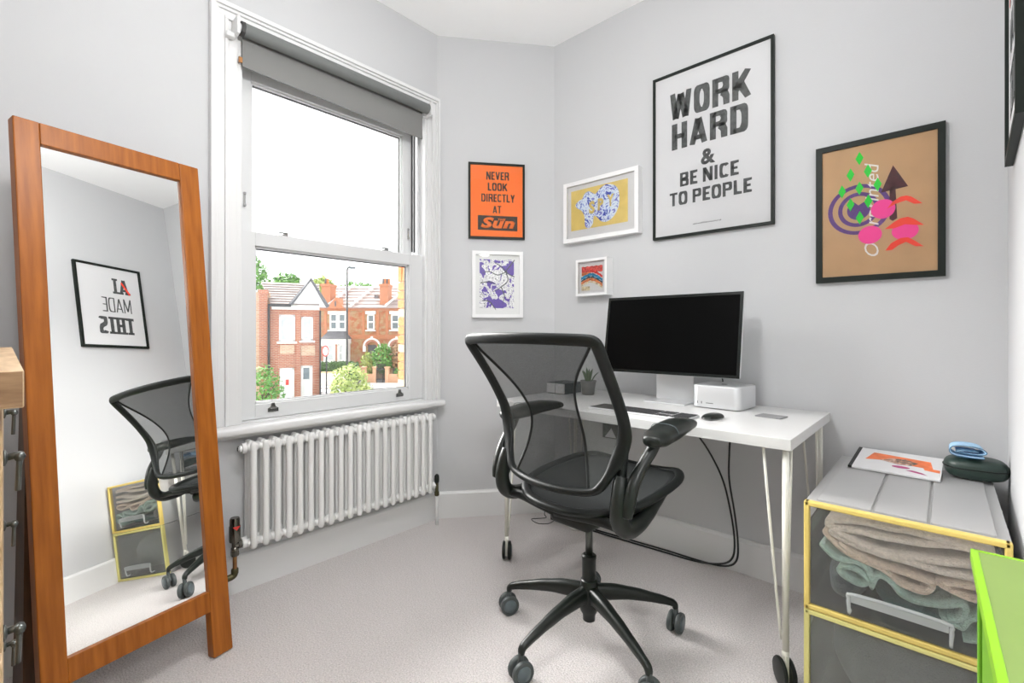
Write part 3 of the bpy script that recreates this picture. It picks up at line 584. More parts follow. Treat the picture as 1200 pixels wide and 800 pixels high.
m = MB(); m.poly([(-MW+ST-.008, .012, .210), (-ST, .012, .210), (-ST, .012, MH-.060), (-MW+ST-.008, .012, MH-.060)], ext=(0, .004, 0)); m.build('mirror_glass', 'mirror', t)
m = MB(); m.box(-MW+.03, -.03, .017, .026, .20, MH-.05); m.build('backing_board', 'dark_wood', t)
ft = []
for x in (-MW+.016,):    # splayed rear prop hinged behind the frame
    top = Mm @ Vector((x, .040, .90)); bot = Mm @ Vector((x, .040, .0)) - nh*.155; bot.z = .003
    d = (bot-top).normalized(); pn = nh
    m = MB(); a = u*.014; b = nh*.03
    m.poly([top-a+b*.9, top-a-b*.5, bot-a-b*.9, bot-a+b*1.6], ext=a*2); m.build('prop', 'dark_wood', t, world=True); ft.append((top, bot))

# ------------------------------------------------------------------ chest of drawers at the left edge
t = thing('chest_of_drawers', 'pale oak chest of drawers with dark drop handles at the left edge', 'chest', (-1.05, -.22, 0))
CX0, CX1 = -1.50, -.60
m = MB(); m.box(CX0-.01, CX1+.01, -.445, .0118, 1.004, 1.037, bev=.0015); m.build('chest_top', 'oak', t, world=True); m = MB(); m.box(CX1+.0092, CX1+.0108, -.44, .0108, 1.0052, 1.0358); m.build('end_shade_plate', 'oak_end_shade', t, world=True)  # thin plate carries the painted shade of the top's end face
m = MB(); m.box(CX0, CX0+.02, -.44, -.004, 0, 1.004); m.box(CX1-.02, CX1, -.44, -.004, 0, 1.004); m.box(CX0, CX1, -.44, -.43, .05, 1.0); m.box(CX0+.02, CX1-.02, -.43, -.01, .05, .07); m.build('carcass', 'oak', t, world=True)
zs = [.985, .775, .565, .335, .08]
for i in range(4):
    m = MB(); m.box(CX0+.022, CX1-.022, -.022, -.001, zs[i+1]+.006, zs[i]-.002, bev=.002); d = m.build('drawer', 'oak', t, world=True)
    zh = (.915, .70, .47, .22)[i]
    for xh in (-1.32, -.85):
        m = MB(True); m.lathe([(.010, 0), (.010, .002), (.004, .004)], 12, Matrix.Translation((xh, -.001, zh)) @ Matrix.Rotation(-PI/2, 4, 'X'))
        m.tube([(xh, 0, zh), (xh, .012, zh+.002), (xh, .0145, zh)], .0042, 8); m.tube([(xh-.006, .013, zh), (xh+.006, .013, zh)], .0055, 8)
        m.tube([(xh, .0135, zh), (xh, .0125, zh-.012), (xh, .0115, zh-.042)], [(.004, .0035), (.003, .0028), (.0052, .003)], 8, up=(0, 1, 0)); m.build('handle', 'pewter', d, world=True)

# ------------------------------------------------------------------ desk
t = thing('desk', 'white desk on thin cream tube legs with casters against the right wall', 'desk', (-.94, 1.9, 0))
DX0, DX1, DY0, DY1, DZ = -1.548, -.332, 1.572, 2.213, .752
m = MB(); m.box(DX0, DX1, DY0, DY1, DZ-.034, DZ, bev=.0015); m.build('desk_top', 'desk_white', t, world=True)
for lx, ly, sx, sy in ((-.352, 1.60, -1, 1), (-1.515, 1.605, 1, 1), (-.358, 2.165, -1, -1), (-1.515, 2.165, 1, -1)):
    m = MB(True); m.cyl((lx, ly, .095), (lx, ly, DZ-.034), .0098, 14); m.cyl((lx, ly, .088), (lx, ly, .11), .0102, 14)
    for dx, dy in ((sx*.062, 0), (0, sy*.072)): m.tube([(lx+dx, ly+dy, DZ-.034), (lx+dx*.28, ly+dy*.28, .185), (lx+dx*.12, ly+dy*.12, .165), (lx+dx*.02, ly+dy*.02, .152)], .0042, 8, smooth_n=3, up=(dy or 0, dx or 1, 0))
    g = m.build('leg', 'metal_white', t, world=True); 
    ca_ = Matrix.Translation((lx, ly, .0415)) @ Matrix.Rotation(math.radians(38), 4, 'Z')
    m = MB(True)
    for s in (-1, 1): m.lathe([(.016, -.005), (.038, -.006), (.041, -.003), (.0415, .002), (.039, .006), (.028, .008)], 26, ca_ @ Matrix.Translation((s*.0125, .006, 0)) @ Matrix.Rotation(PI/2*s, 4, 'Y'))
    autosmooth(m.build('caster', 'black_satin', g, world=True))
    m = MB(True); m.lathe([(.026, .0), (.028, .002), (.008, .0035)], 20, ca_ @ Matrix.Translation((.0205, .006, 0)) @ Matrix.Rotation(PI/2, 4, 'Y')); m.build('wheel_cover', 'hub_grey', g, world=True)
    m = MB(); m.box(-.0055, .0055, -.012, .016, -.022, .056, bev=.002, T=ca_); m.build('caster_stem', 'metal_white', g, world=True)

# monitor
mz = math.radians(1.5); ti = math.radians(10.0)
t = thing('monitor', 'wide black computer monitor on a silver stand', 'monitor', (-.916, 2.05, DZ), mz)
Tp = Matrix.Translation((0, -.029, 1.060-DZ)) @ Matrix.Rotation(-ti, 4, 'X')
m = MB(); m.box(-.3115, .3115, .0, .019, -.181, .181, bev=.006, T=Tp); m.build('housing', 'alu', t)
m = MB(); m.box(-.3115, .3115, -.0022, .001, -.181, .181, bev=.001, T=Tp); p = m.build('bezel', 'bezel', t)
m = MB(); m.poly([(-.299, -.0026, -.168), (.299, -.0026, -.168), (.299, -.0026, .168), (-.299, -.0026, .168)], T=Tp); m.build('screen', 'screen', t)
m = MB(); m.box(-.095, .095, -.07, .07, 0, .007, bev=.002); m.build('stand_foot', 'alu', t)
m = MB(); m.box(-.088, .088, .052, .060, .004, .26, bev=.002, T=Matrix.Translation((0, 0, 0))); m.box(-.06, .06, -.005, .055, .24, .262, bev=.003); m.build('stand_upright', 'alu', t)
m = MB(True); m.tube([(.02, .062, .105), (.03, .07, .10), (.04, .068, .11)], .003, 6, smooth_n=3); m.build('stand_cable', 'cable', t)
# keyboard
t = thing('keyboard', 'thin silver keyboard with black keys in front of the monitor', 'keyboard', (-.880, 1.706, DZ), math.radians(-.5))
m = MB(); m.box(-.209, .209, -.057, .057, .0, .008, bev=.003); m.build('keyboard_body', 'alu', t)
key_me = None
for r in range(6):
    yy = .046-r*.0182
    segs = [(-.203, .075, 14), (.079, .133, 3), (.139, .204, 4 if r else 4)]
    for a, b, n in segs:
        if r == 5 and a < 0: cuts = [(-.203, -.188), (-.186, -.168), (-.166, -.146), (-.144, -.122), (-.120, -.022), (-.020, .0), (.002, .02), (.022, .042), (.044, .075)]
        else: cuts = [(a+(b-a)*k/n+.0016, a+(b-a)*(k+1)/n-.0016) for k in range(n)]
        if r == 3 and a == .079: continue
        for x0, x1 in cuts:
            mb = MB(); mb.box(x0, x1, yy-.0071, yy+.0071, .0075, .0098); mb.build('key', 'key', t)
# mouse
t = thing('computer_mouse', 'low rounded black computer mouse on the desk', 'mouse', (-.625, 1.765, DZ), math.radians(-8))
def mouse(a, b, h):
    def f(i, j):
        th = 2*PI*i; ph = PI/2*j; k = .85
        return (a*math.copysign(abs(math.cos(th))**k, math.cos(th))*math.cos(ph)**.6, b*math.copysign(abs(math.sin(th))**k, math.sin(th))*math.cos(ph)**.6, .004+h*math.sin(ph))
    return f
m = MB(True); m.grid(mouse(.029, .057, .016), 28, 8); m.build('mouse_shell', 'black_satin', t)
m = MB(True); m.lathe([(.85, 0), (.95, .002), (1, .004)], 24); 
for vv in m.bm.verts: vv.co.x *= .0285; vv.co.y *= .056
m.build('mouse_base', 'alu', t)
# small computer
t = thing('desktop_computer', 'small silver box-shaped computer beside the monitor', 'computer', (-.690, 2.086, DZ), math.radians(-4))
def rbox(mb, w, d, z0, z1, r, n=8):
    pts = []
    for cx, cy, a0 in ((w/2-r, d/2-r, 0), (-w/2+r, d/2-r, 90), (-w/2+r, -d/2+r, 180), (w/2-r, -d/2+r, 270)):
        for k in range(n+1): a = math.radians(a0+90*k/n); pts.append((cx+r*math.cos(a), cy+r*math.sin(a)))
    t_ = bmesh.new()
    prof = [(0, z0), (0, z1-.004), (.0012, z1-.0012), (.004, z1)]
    rings = [[t_.verts.new((x*(1-2*o/w), y*(1-2*o/d), z)) for x, y in pts] for o, z in prof]
    N = len(pts)
    for a, b in zip(rings, rings[1:]):
        for i in range(N): t_.faces.new((a[i], a[(i+1) % N], b[(i+1) % N], b[i]))
    t_.faces.new(rings[0][::-1]); t_.faces.new(rings[-1]); return mb.add(t_)
m = MB(); rbox(m, .197, .197, .004, .095, .028); autosmooth(m.build('computer_case', 'alu', t), 50)
m = MB(); m.lathe([(.080, 0), (.080, .004)], 32); m.build('base_ring', 'black_plastic', t)
for x in (-.072, -.055):
    m = MB(); m.box(x-.0016, x+.0016, -.0992, -.0982, .018, .028, bev=.0005); m.build('port', 'ink', t)
m = MB(); m.box(-.036, -.006, -.0990, -.0982, .021, .0235, bev=.0005); m.build('card_slot', 'ink', t)
m = MB(True); m.lathe([(.002, .0955), (.012, .0956), (.013, .0952)], 20); m.build('emblem', 'bezel', t)
m = MB(True); m.tube([(-.05, .10, .06), (-.055, .115, .10), (-.065, .105, .135), (-.07, .10, .155)], .003, 6, smooth_n=4); m.build('power_lead', 'cable', t)
m = MB(); m.box(-.045, .045, -.036, .036, 0, .004, bev=.0015, T=Matrix.Translation((-.478, 1.955, DZ)) @ Matrix.Rotation(math.radians(-8), 4, 'Z')); tag(m.build('grey_card', 'ink'), 'small grey card lying flat near the right end of the desk', 'card')
M['cardgrey'] = mat('grey_card', (.22, .22, .225), .5); bpy.data.objects['grey_card'].data.materials[0] = M['cardgrey']
# items seen through the chair mesh
t = thing('desktop_box', 'small grey box with white divided front at the left end of the desk', 'box', (-1.475, 2.0, DZ))
m = MB(); m.box(-.058, .058, -.068, .08, 0, .056, bev=.003); m.build('box_body', 'hub_grey', t)
for a, b in ((-.056, -.002), (.002, .056)):
    m = MB(); m.box(a, b, -.074, -.066, .003, .053, bev=.002); m.build('front_panel', 'gloss_white', t)
t = thing('potted_plant', 'small spiky plant in a grey pot on the desk behind the chair back', 'plant', (-1.335, 2.02, DZ))
m = MB(True); m.lathe([(.030, 0), (.038, .06), (.041, .065), (.041, .072), (.036, .07)], 20); m.build('pot', 'pot', t)
m = MB(True)
for k in range(11):
    a = k*2.4; r = .008+.02*(k % 3)/2; h = .045+.02*((k*7) % 4)/3
    m.tube([(r*math.cos(a)*.5, r*math.sin(a)*.5, .06), (r*math.cos(a)*1.2, r*math.sin(a)*1.2, .07+h*.6), (r*math.cos(a)*1.9, r*math.sin(a)*1.9, .07+h)], [(.006, .003), (.007, .003), (.001, .001)], 6, smooth_n=3)
m.build('leaves', 'plant', t)
t = thing('wall_box', 'dark box with a pale triangle on the wall below the desk', 'box', (-1.315, YD, .50))
m = MB(); m.box(-.05, .05, -.03, 0, 0, .105, bev=.003); m.build('box_cover', 'ink', t)
m = MB(); m.poly([(-.035, -.031, .005), (.035, -.031, .005), (.005, -.031, .055)], ext=(0, -.001, 0)); m.build('pale_triangle', 'paper', t)
# cables
m = MB(True)
p1 = [(-.86, 2.03, .715), (-.86, 2.12, .65), (-.80, 2.17, .55), (-.735, 2.185, .42), (-.70, 2.19, .28), (-.682, 2.19, .15), (-.69, 2.185, .07), (-.74, 2.18, .03), (-.85, 2.175, .008), (-1.0, 2.165, .006), (-1.2, 2.15, .006), (-1.44, 2.135, .006)]
m.tube(p1, .0042, 8, smooth_n=6, up=(0, 1, 0)); tag(m.build('power_cable', 'cable'), 'black cable, left strand where two hang below the desk, curving along the skirting', 'cable', 'cables under the desk')
m = MB(True)
p2 = [(-.70, 2.06, .715), (-.685, 2.14, .66), (-.70, 2.18, .55), (-.705, 2.19, .42), (-.685, 2.195, .28), (-.670, 2.195, .15), (-.675, 2.19, .06), (-.73, 2.185, .022), (-.85, 2.195, .006), (-1.0, 2.19, .006), (-1.25, 2.17, .006), (-1.46, 2.155, .006)]
m.tube(p2, .0042, 8, smooth_n=6, up=(0, 1, 0)); tag(m.build('power_cable', 'cable'), 'black cable, right strand where two hang below the desk, falling straighter to the skirting', 'cable', 'cables under the desk')
t = thing('power_adaptor', 'black plug block on the carpet by the skirting behind the chair', 'plug', (-1.62, 2.14, 0), .1)
m = MB(); m.box(-.035, .05, -.025, .02, .0, .045, bev=.004); m.build('plug_body', 'black_plastic', t)
m = MB(); m.box(-.055, -.037, -.015, .012, .0, .055, bev=.003); m.build('white_plug', 'gloss_white', t)
m = MB(True); m.tube([(-.045, -.01, .05), (-.075, -.01, .045), (-.07, -.03, .025), (-.06, -.03, .008), (-.10, -.06, .003), (-.12, -.09, .003), (-.06, -.115, .003), (-.01, -.08, .003), (.0, -.03, .01)], .0022, 6, smooth_n=5); m.build('thin_lead', 'cable', t)
t = thing('round_puck', 'small white round disc standing beside the black plug behind the chair', 'device', (-1.47, 2.10, 0))
m = MB(True); m.lathe([(.040, 0), (.046, .003), (.046, .014), (.042, .018)], 28, Matrix.Translation((0, 0, .046)) @ Matrix.Rotation(PI/2-.15, 4, 'X')); autosmooth(m.build('disc', 'gloss_white', t))

# ------------------------------------------------------------------ office chair (local frame: x right, y forward)
t = thing('office_chair', 'black mesh-backed swivel office chair in front of the desk', 'chair', (-.914, 1.388, 0), math.radians(-2))
m = MB(True); m.lathe([(.0125, .28), (.0125, .435)], 20); m.build('gas_cylinder', 'gas', t)
m = MB(True); m.lathe([(.022, .19), (.024, .196), (.024, .278), (.0255, .281), (.0255, .290), (.020, .294)], 24); autosmooth(m.build('column_sleeve', 'black_satin', t))
m = MB(True); m.lathe([(.016, .062), (.021, .066), (.022, .085), (.030, .10), (.038, .125), (.036, .17), (.030, .19), (.029, .205), (.022, .21)], 28); autosmooth(m.build('hub', 'black_satin', t))
m = MB(True); m.tube([(.018, 0, .160), (.08, 0, .158), (.16, 0, .146), (.24, 0, .126), (.292, 0, .110), (.312, 0, .100), (.316, 0, .084)], [(.020, .030), (.020, .027), (.017, .021), (.014, .016), (.012, .013), (.012, .011), (.010, .009)], 14, smooth_n=4, power=2.6)
leg0 = m.build('base_leg', 'black_satin', t)
m = MB(True)
for s in (-1, 1):
    m.lathe([(.010, -.008), (.031, -.008), (.035, -.004), (.0355, .003), (.034, .008)], 26, Matrix.Translation((0, s*.0145, .0355)) @ Matrix.Rotation(-PI/2*s, 4, 'X'))
m.tube([(0, 0, .09), (0, 0, .062), (-.006, 0, .035)], [(.008, .008), (.010, .009), (.007, .02)], 10, up=(1, 0, 0))
cas0 = autosmooth(m.build('caster', 'rubber', leg0), 50); cas0.location = (.318, 0, 0)
m = MB(True)
for s in (-1, 1):
    m.lathe([(.0, .0), (.024, .0), (.0225, .003), (.008, .0036)], 24, Matrix.Translation((0, s*.0225, .0355)) @ Matrix.Rotation(-PI/2*s, 4, 'X'))
cov0 = m.build('caster_hub_cap', 'hub_grey', leg0); cov0.location = (.318, 0, 0)
angs = [51, 123, 197, 265, 338]; swiv = [95, 30, 60, 70, 20]
for i in range(5):
    if i: lg = leg0.copy(); C.objects.link(lg); ca = cas0.copy(); C.objects.link(ca); ca.parent = lg; cc = cov0.copy(); C.objects.link(cc); cc.parent = lg
    else: lg, ca, cc = leg0, cas0, cov0
    lg.rotation_euler = (0, 0, math.radians(angs[i])); ca.rotation_euler = cc.rotation_euler = (0, 0, math.radians(swiv[i]-angs[i]))
# seat
def sup(a, k): return math.copysign(abs(math.cos(a))**k, math.cos(a)), math.copysign(abs(math.sin(a))**k, math.sin(a))
def seatpt(r, dz, a):
    cxx, sy = sup(a, .60)
    if sy < 0: cxx, sy = sup(a, .82)
    x = .243*r*cxx; y = .070+.287*r*sy
    z = .528+.075*y+dz - (.030*((y-.29)/.067)**2 if y > .29 else 0) + .010*(x/.236)**2
    return Vector((x, y, z))
def seat_surf(prof, n=56):
    mb = MB(True); tt = bmesh.new(); rings = [[tt.verts.new(seatpt(r, dz, 2*PI*i/n)) for i in range(n)] for r, dz in prof]
    for a, b in zip(rings, rings[1:]):
        for i in range(n): tt.faces.new((a[i], a[(i+1) % n], b[(i+1) % n], b[i]))
    tt.faces.new(rings[0][::-1]); tt.faces.new(rings[-1]); bmesh.ops.recalc_face_normals(tt, faces=tt.faces[:]); return mb.add(tt)
seat_surf([(.02, -.012), (.5, -.010), (.8, -.004), (.93, .002), (.935, -.006), (.5, -.02), (.02, -.022)]).build('seat', 'seat', t)
rim = [seatpt(.955, 0, 2*PI*i/56) for i in range(56)]
m = MB(True); m.tube(rim, [(.016, .013)]*56, 12, closed=True); m.build('seat_frame', 'black_plastic', t)
seat_surf([(.02, -.068), (.35, -.066), (.62, -.055), (.86, -.036), (.985, -.014), (.96, -.004), (.5, -.024), (.02, -.026)]).build('seat_pan', 'black_plastic', t)
m = MB(True); m.box(-.085, .085, -.12, .14, .418, .474, bev=.022, seg=4); m.cyl((0, 0, .40), (0, 0, .44), .032, 20); m.box(-.20, .20, -.02, .05, .455, .485, bev=.012, seg=3); autosmooth(m.build('seat_mechanism', 'black_plastic', t))
# U shaped side carriers, uprights, arms
for s in (1, -1):
    m = MB(True); m.tube([(s*.233, -.170, .652), (s*.236, -.184, .61), (s*.238, -.192, .56), (s*.238, -.180, .515), (s*.237, -.140, .489), (s*.233, -.075, .484), (s*.226, .0, .494), (s*.214, .08, .508), (s*.205, .15, .520), (s*.20, .19, .524)], [(.0195, .0195), (.022, .023), (.024, .026), (.025, .028), (.025, .027), (.024, .023), (.022, .019), (.019, .015), (.014, .011), (.006, .006)], 18, smooth_n=5, up=(1, 0, 0)); m.build('side_carrier', 'black_satin', t)
    m = MB(True); m.tube([(s*.238, -.178, .50), (s*.205, -.160, .497), (s*.16, -.165, .500), (s*.10, -.178, .498), (0, -.186, .490)], [(.016, .012), (.016, .015), (.013, .016), (.012, .014), (.012, .012)], 12, smooth_n=4); m.build('cross_brace', 'black_plastic', t)
    m = MB(True); m.tube([(s*.232, -.168, .63), (s*.233, -.160, .70), (s*.238, -.158, .76), (s*.243, -.172, .81), (s*.247, -.205, .87), (s*.249, -.240, .92)], [(.0155, .015), (.015, .015), (.015, .014), (.014, .012), (.012, .010), (.008, .006)], 14, smooth_n=4, up=(1, 0, 0)); m.build('upright', 'black_plastic', t)
    m = MB(True); m.tube([(s*.266, -.195, .546), (s*.266, -.194, .551), (s*.268, -.187, .585), (s*.272, -.165, .64), (s*.280, -.125, .69), (s*.287, -.090, .725), (s*.289, -.075, .752)], [(.004, .005), (.014, .016), (.0175, .019), (.018, .018), (.0175, .017), (.018, .018), (.021, .020)], 16, smooth_n=4, up=(1, 0, 0)); m.cyl((s*.225, -.178, .575), (s*.268, -.178, .575), .014, 14); m.build('arm_stem', 'black_satin', t)
    m = MB(True); m.tube([(s*.303, -.128, .754), (s*.302, -.115, .756), (s*.299, -.078, .760), (s*.293, -.005, .767), (s*.286, .07, .772), (s*.280, .13, .772), (s*.277, .165, .770), (s*.276, .176, .769)], [(.012, .008), (.030, .018), (.042, .024), (.046, .026), (.046, .022), (.044, .017), (.035, .013), (.014, .006)], 22, smooth_n=5, power=2.5); m.build('arm_pad', 'black_satin', t)
    m = MB(True); m.tube([(s*.296-.046, -.035, .768), (s*.296-.034, -.033, .789), (s*.296, -.032, .7945), (s*.296+.034, -.031, .789), (s*.296+.046, -.03, .768)], .0012, 6, smooth_n=5, up=(0, 1, 0)); m.build('arm_pad_seam', 'hub_grey', t)
# back
def yb_(z):
    K = [(.585, -.215), (.62, -.200), (.67, -.180), (.73, -.165), (.78, -.166), (.83, -.184), (.91, -.235), (.985, -.290), (1.035, -.328), (1.06, -.345)]
    for (a, ya), (b, yb2) in zip(K, K[1:]):
        if z <= b: f = max(0, (z-a)/(b-a)); return ya+(yb2-ya)*f
    return K[-1][1]
def wb(z):
    K = [(.585, .135), (.60, .165), (.62, .186), (.67, .213), (.73, .235), (.78, .245), (.91, .249), (1.04, .258)]
    for (a, ya), (b, yb2) in zip(K, K[1:]):
        if z <= b: f = max(0, (z-a)/(b-a)); return ya+(yb2-ya)*f
    return K[-1][1]
def bow(x, z): return -.030*(1-min(1, abs(x)/.25)**2)*(.35+.65*min(1, max(0, (z-.6)/.35)))
fr = []
for z in (1.030, .985, .93, .87, .81, .76, .70, .65, .62): fr.append((wb(z), yb_(z), z))
fr += [(.165, -.207, .602), (.125, -.216, .592), (.06, -.228, .587), (0, -.232, .586)]
fr2 = fr+[(-x, y, z) for x, y, z in fr[-2::-1]]
top_ = [(-.252, -.334, 1.043), (-.225, -.342, 1.048), (-.12, -.362, 1.051), (0, -.370, 1.052), (.12, -.362, 1.051), (.225, -.342, 1.048), (.252, -.334, 1.043)]
allp = fr2+top_
R = []
for x, y, z in allp:
    if z > 1.037: R.append((.0175, .010))
    elif z > .8: R.append((.0195, .011))
    elif z > .66: R.append((.023, .012))
    elif z > .61: R.append((.014, .012))
    else: R.append((.012, .012))
m = MB(True); m.tube(allp, R, 14, closed=True, smooth_n=4, up=(0, 1, .25), power=2.3); m.build('back_frame', 'black_plastic', t)
def seam_x(z):
    K = [(.592, .150), (.62, .142), (.68, .124), (.73, .112), (.80, .098), (.87, .108), (.93, .140), (.98, .185), (1.04, .245)]
    for (a, ya), (b, yb2) in zip(K, K[1:]):
        if z <= b: f = max(0, (z-a)/(b-a)); f = f; return ya+(yb2-ya)*f
    return K[-1][1]
def sm(fn, z, d=.03): return sum(fn(min(1.04, max(.592, z+k*d/3))) for k in (-3, -2, -1, 0, 1, 2, 3))/7
def P_back(x, z): return Vector((x, sm(yb_, z)+bow(x, z)+.002, z))
ZB, ZT = .592, 1.043
m = MB(True); m.grid(lambda i, j: P_back(-sm(seam_x, ZB+(ZT-ZB)*j)+2*sm(seam_x, ZB+(ZT-ZB)*j)*i, ZB+(ZT-ZB)*j), 12, 30); m.build('back_mesh', 'mesh', t)
for s in (1, -1):
    m = MB(True); m.grid(lambda i, j: P_back(s*(sm(seam_x, ZB+(ZT-ZB)*j)+(max(sm(wb, ZB+(ZT-ZB)*j), sm(seam_x, ZB+(ZT-ZB)*j))-sm(seam_x, ZB+(ZT-ZB)*j))*i), ZB+(ZT-ZB)*j), 5, 30); m.build('side_mesh', 'mesh_side', t)
    m = MB(True); m.tube([P_back(s*sm(seam_x, ZB+(ZT-ZB)*j/28), ZB+(ZT-ZB)*j/28) for j in range(29)], [(.0055, .0025)]*29, 8, up=(0, 1, 0)); m.build('mesh_seam', 'black_plastic', t)

# ------------------------------------------------------------------ stacked drawer boxes
BX0, BX1, BY0, BY1 = -.290, .113, 1.520, 2.195
def drawer_box(label, z0, z1, ym, pf, closed_top):
    t = thing('storage_box', label, 'storage box', ((BX0+BX1)/2, (BY0+BY1)/2, z0), 0, 'stacked drawer boxes')
    m = MB(); m.box(BX0, BX0+.003, BY0+.02, BY1, z0, z1-.006); m.box(BX1-.003, BX1, BY0+.02, BY1, z0, z1-.006); m.box(BX0, BX1, BY1-.003, BY1, z0, z1-.006); m.box(BX0, BX1, BY0+.02, BY1, z0, z0+.003)
    for k in range(4):
        yy = BY0+.12+k*.16
        m.box(BX0-.0015, BX0, yy, yy+.012, z0, z1-.006); m.box(BX1, BX1+.0015, yy, yy+.012, z0, z1-.006)
    m.build('shell', 'frosty_side', t, world=True)
    m = MB(); m.box(BX0, BX1, BY0+.012, BY1, z1-.008, z1-.004, bev=.001)
    m.build('lid', 'frosty', t, world=True)
    if closed_top:
        xs = [BX0+.022, BX0+.150, BX0+.262, BX1-.020]
        for a, b in zip(xs, xs[1:]):
            m = MB(); m.box(a+.003, b-.003, BY0+.035, BY1-.03, z1-.004, z1+.002, bev=.002); m.build('lid_panel', 'frosty', t, world=True)
    m = MB(); f = .013
    m.box(BX0, BX0+f, BY0, BY0+.022, z0+.001, z1, bev=.003); m.box(BX1-f, BX1, BY0, BY0+.022, z0+.001, z1, bev=.003); m.box(BX0+.002, BX1-.002, BY0, BY0+.022, z1-f, z1, bev=.003); m.box(BX0+.002, BX1-.002, BY0, BY0+.022, z0+.001, z0+.001+f, bev=.003)
    m.build('front_frame', ym, t, world=True)
    m = MB(); a, b, c, d = BX0+f+.002, BX1-f-.002, z0+f+.003, z1-f-.003
    m.box(a, b, BY0+.006, BY0+.009, c, d, bev=.001); m.box(a, a+.003, BY0+.009, BY1-.06, c, d-.03); m.box(b-.003, b, BY0+.009, BY1-.06, c, d-.03); m.box(a, b, BY0+.009, BY1-.06, c, c+.002)
    dr = m.build('drawer', pf, t, world=True)
    m = MB(); h0, h1 = z0+.030, z0+.088; x0, x1 = BX0+.106, BX0+.302
    m.tube([(x0, BY0+.006, h0+.004), (x0, BY0-.012, h0+.004), (x0, BY0-.018, h0+.018), (x0, BY0-.019, h1-.014), (x0+.014, BY0-.019, h1), (x1-.014, BY0-.019, h1), (x1, BY0-.019, h1-.014), (x1, BY0-.018, h0+.018), (x1, BY0-.012, h0+.004), (x1, BY0+.006, h0+.004)], [(.004, .004)]*3+[(.005, .005)]*4+[(.004, .004)]*3, 8, up=(0, 1, .01), smooth_n=3); m.box(x0+.004, x1-.004, BY0-.021, BY0-.017, h1-.022, h1+.001, bev=.001)
    m.build('handle', 'clear_handle', dr, world=True); return t
drawer_box('upper clear drawer box with a bright yellow front edge, holding beige and green towels', .298, .598, 'yellow', 'clear_front', True)
drawer_box('lower clear drawer box with a pale yellow front edge, holding dark cloth', 0.0, .297, 'yellow2', 'clear_front_grey', False)
def cloth(path, y0, y1, th, material, name, label, cat, amp=.004, seed=0, droop=0, grp=None, closed=False):
    P = catmull([(a, 0, b) for a, b in path], 7, closed); N = len(P)-1
    def f(i, j):
        p = P[min(N, int(round(i*N)))]; y = y0+(y1-y0)*j
        nz = noise.noise(Vector((p.x*14+seed, y*9, p.z*14)))*amp; nx = noise.noise(Vector((p.x*11, y*12+seed, p.z*9+5)))*amp
        return (p.x+nx, y+nz*.8, p.z+nz-droop*math.sin(i*PI)*0)
    mb = MB(True); mb.grid(f, N, 16, thick=th); o = mb.build(name, material)
    return tag(o, label, cat, grp)
cy0, cy1 = 1.548, 2.06
cloth([(.085, .565), (.02, .570), (-.08, .573), (-.17, .568), (-.235, .553), (-.246, .540), (-.236, .525), (-.16, .528), (-.06, .533), (.02, .545), (.088, .548)], cy0+.004, cy1, .015, 'towel_beige', 'towel', 'pale beige towel lying on top of the pile in the upper drawer box', 'towel', seed=1, grp='towels in the upper drawer box')
cloth([(.088, .530), (.0, .518), (-.08, .506), (-.16, .510), (-.215, .530), (-.236, .522), (-.226, .506), (-.17, .488), (-.09, .484), (.0, .478), (.088, .482)], cy0+.001, cy1, .015, 'towel_beige', 'towel', 'beige towel with an open fold at its left end, second in the upper box', 'towel', seed=2, grp='towels in the upper drawer box')
cloth([(-.25, .520), (-.246, .505), (-.21, .474), (-.16, .458), (-.12, .446), (-.088, .424), (-.04, .418), (-.02, .432), (-.018, .455), (-.06, .463), (-.12, .468), (-.17, .480), (-.21, .500)], cy0-.002, cy1, .012, 'towel_sand', 'towel', 'sand coloured towel with a rounded corner hanging down in the upper drawer box', 'towel', seed=3, amp=.003, closed=False, grp='towels in the upper drawer box')
cloth([(-.015, .462), (.03, .470), (.088, .468), (.092, .445), (.05, .434), (.0, .446), (-.012, .456)], cy0, cy1, .011, 'towel_sand', 'towel', 'small sand coloured fold at the right under the beige towels in the upper drawer box', 'towel', seed=4, grp='towels in the upper drawer box')
cloth([(-.253, .482), (-.25, .470), (-.225, .448), (-.195, .446), (-.17, .448), (-.15, .432), (-.162, .404), (-.19, .408), (-.205, .422), (-.185, .430), (-.160, .420), (-.140, .392), (-.125, .430), (-.105, .425), (-.085, .398), (-.05, .390), (.0, .402), (.03, .412), (.02, .388), (-.01, .378), (.03, .362), (.05, .385), (.09, .40), (.092, .372), (.06, .356), (.03, .35)], cy0-.004, cy1-.05, .012, 'towel_green', 'towel', 'crumpled sage green towel under the sand coloured towel in the upper drawer box', 'towel', seed=5, amp=.006, grp='towels in the upper drawer box')
def lump(name, label, cat, material, c, r, seed, grp=None, amp=.018):
    mb = MB(True); tt = bmesh.new(); bmesh.ops.create_icosphere(tt, subdivisions=4, radius=1)
    for vtx in tt.verts:
        p = vtx.co.copy(); k = 3.2
        l = (abs(p.x)**k+abs(p.y)**k+abs(p.z)**k)**(1/k); p = p/l
        q = Vector((c[0]+p.x*r[0], c[1]+p.y*r[1], c[2]+p.z*r[2])); n_ = noise.noise(q*9+Vector((seed, 0, 0)))+.5*noise.noise(q*24+Vector((0, seed, 0)))
        q += p.normalized()*n_*amp; q.z = max(q.z, c[2]-r[2]); vtx.co = q
    mb.add(tt); return tag(mb.build(name, material), label, cat, grp)
lump('folded_shirt', 'navy cloth at the bottom left of the upper drawer box', 'clothing', 'towel_navy', (-.205, 1.82, .366), (.045, .255, .044), 3)
lump('folded_shirt', 'dark teal cloth along the bottom right of the upper drawer box', 'clothing', 'towel_teal', (-.035, 1.83, .345), (.115, .25, .024), 8, amp=.008)
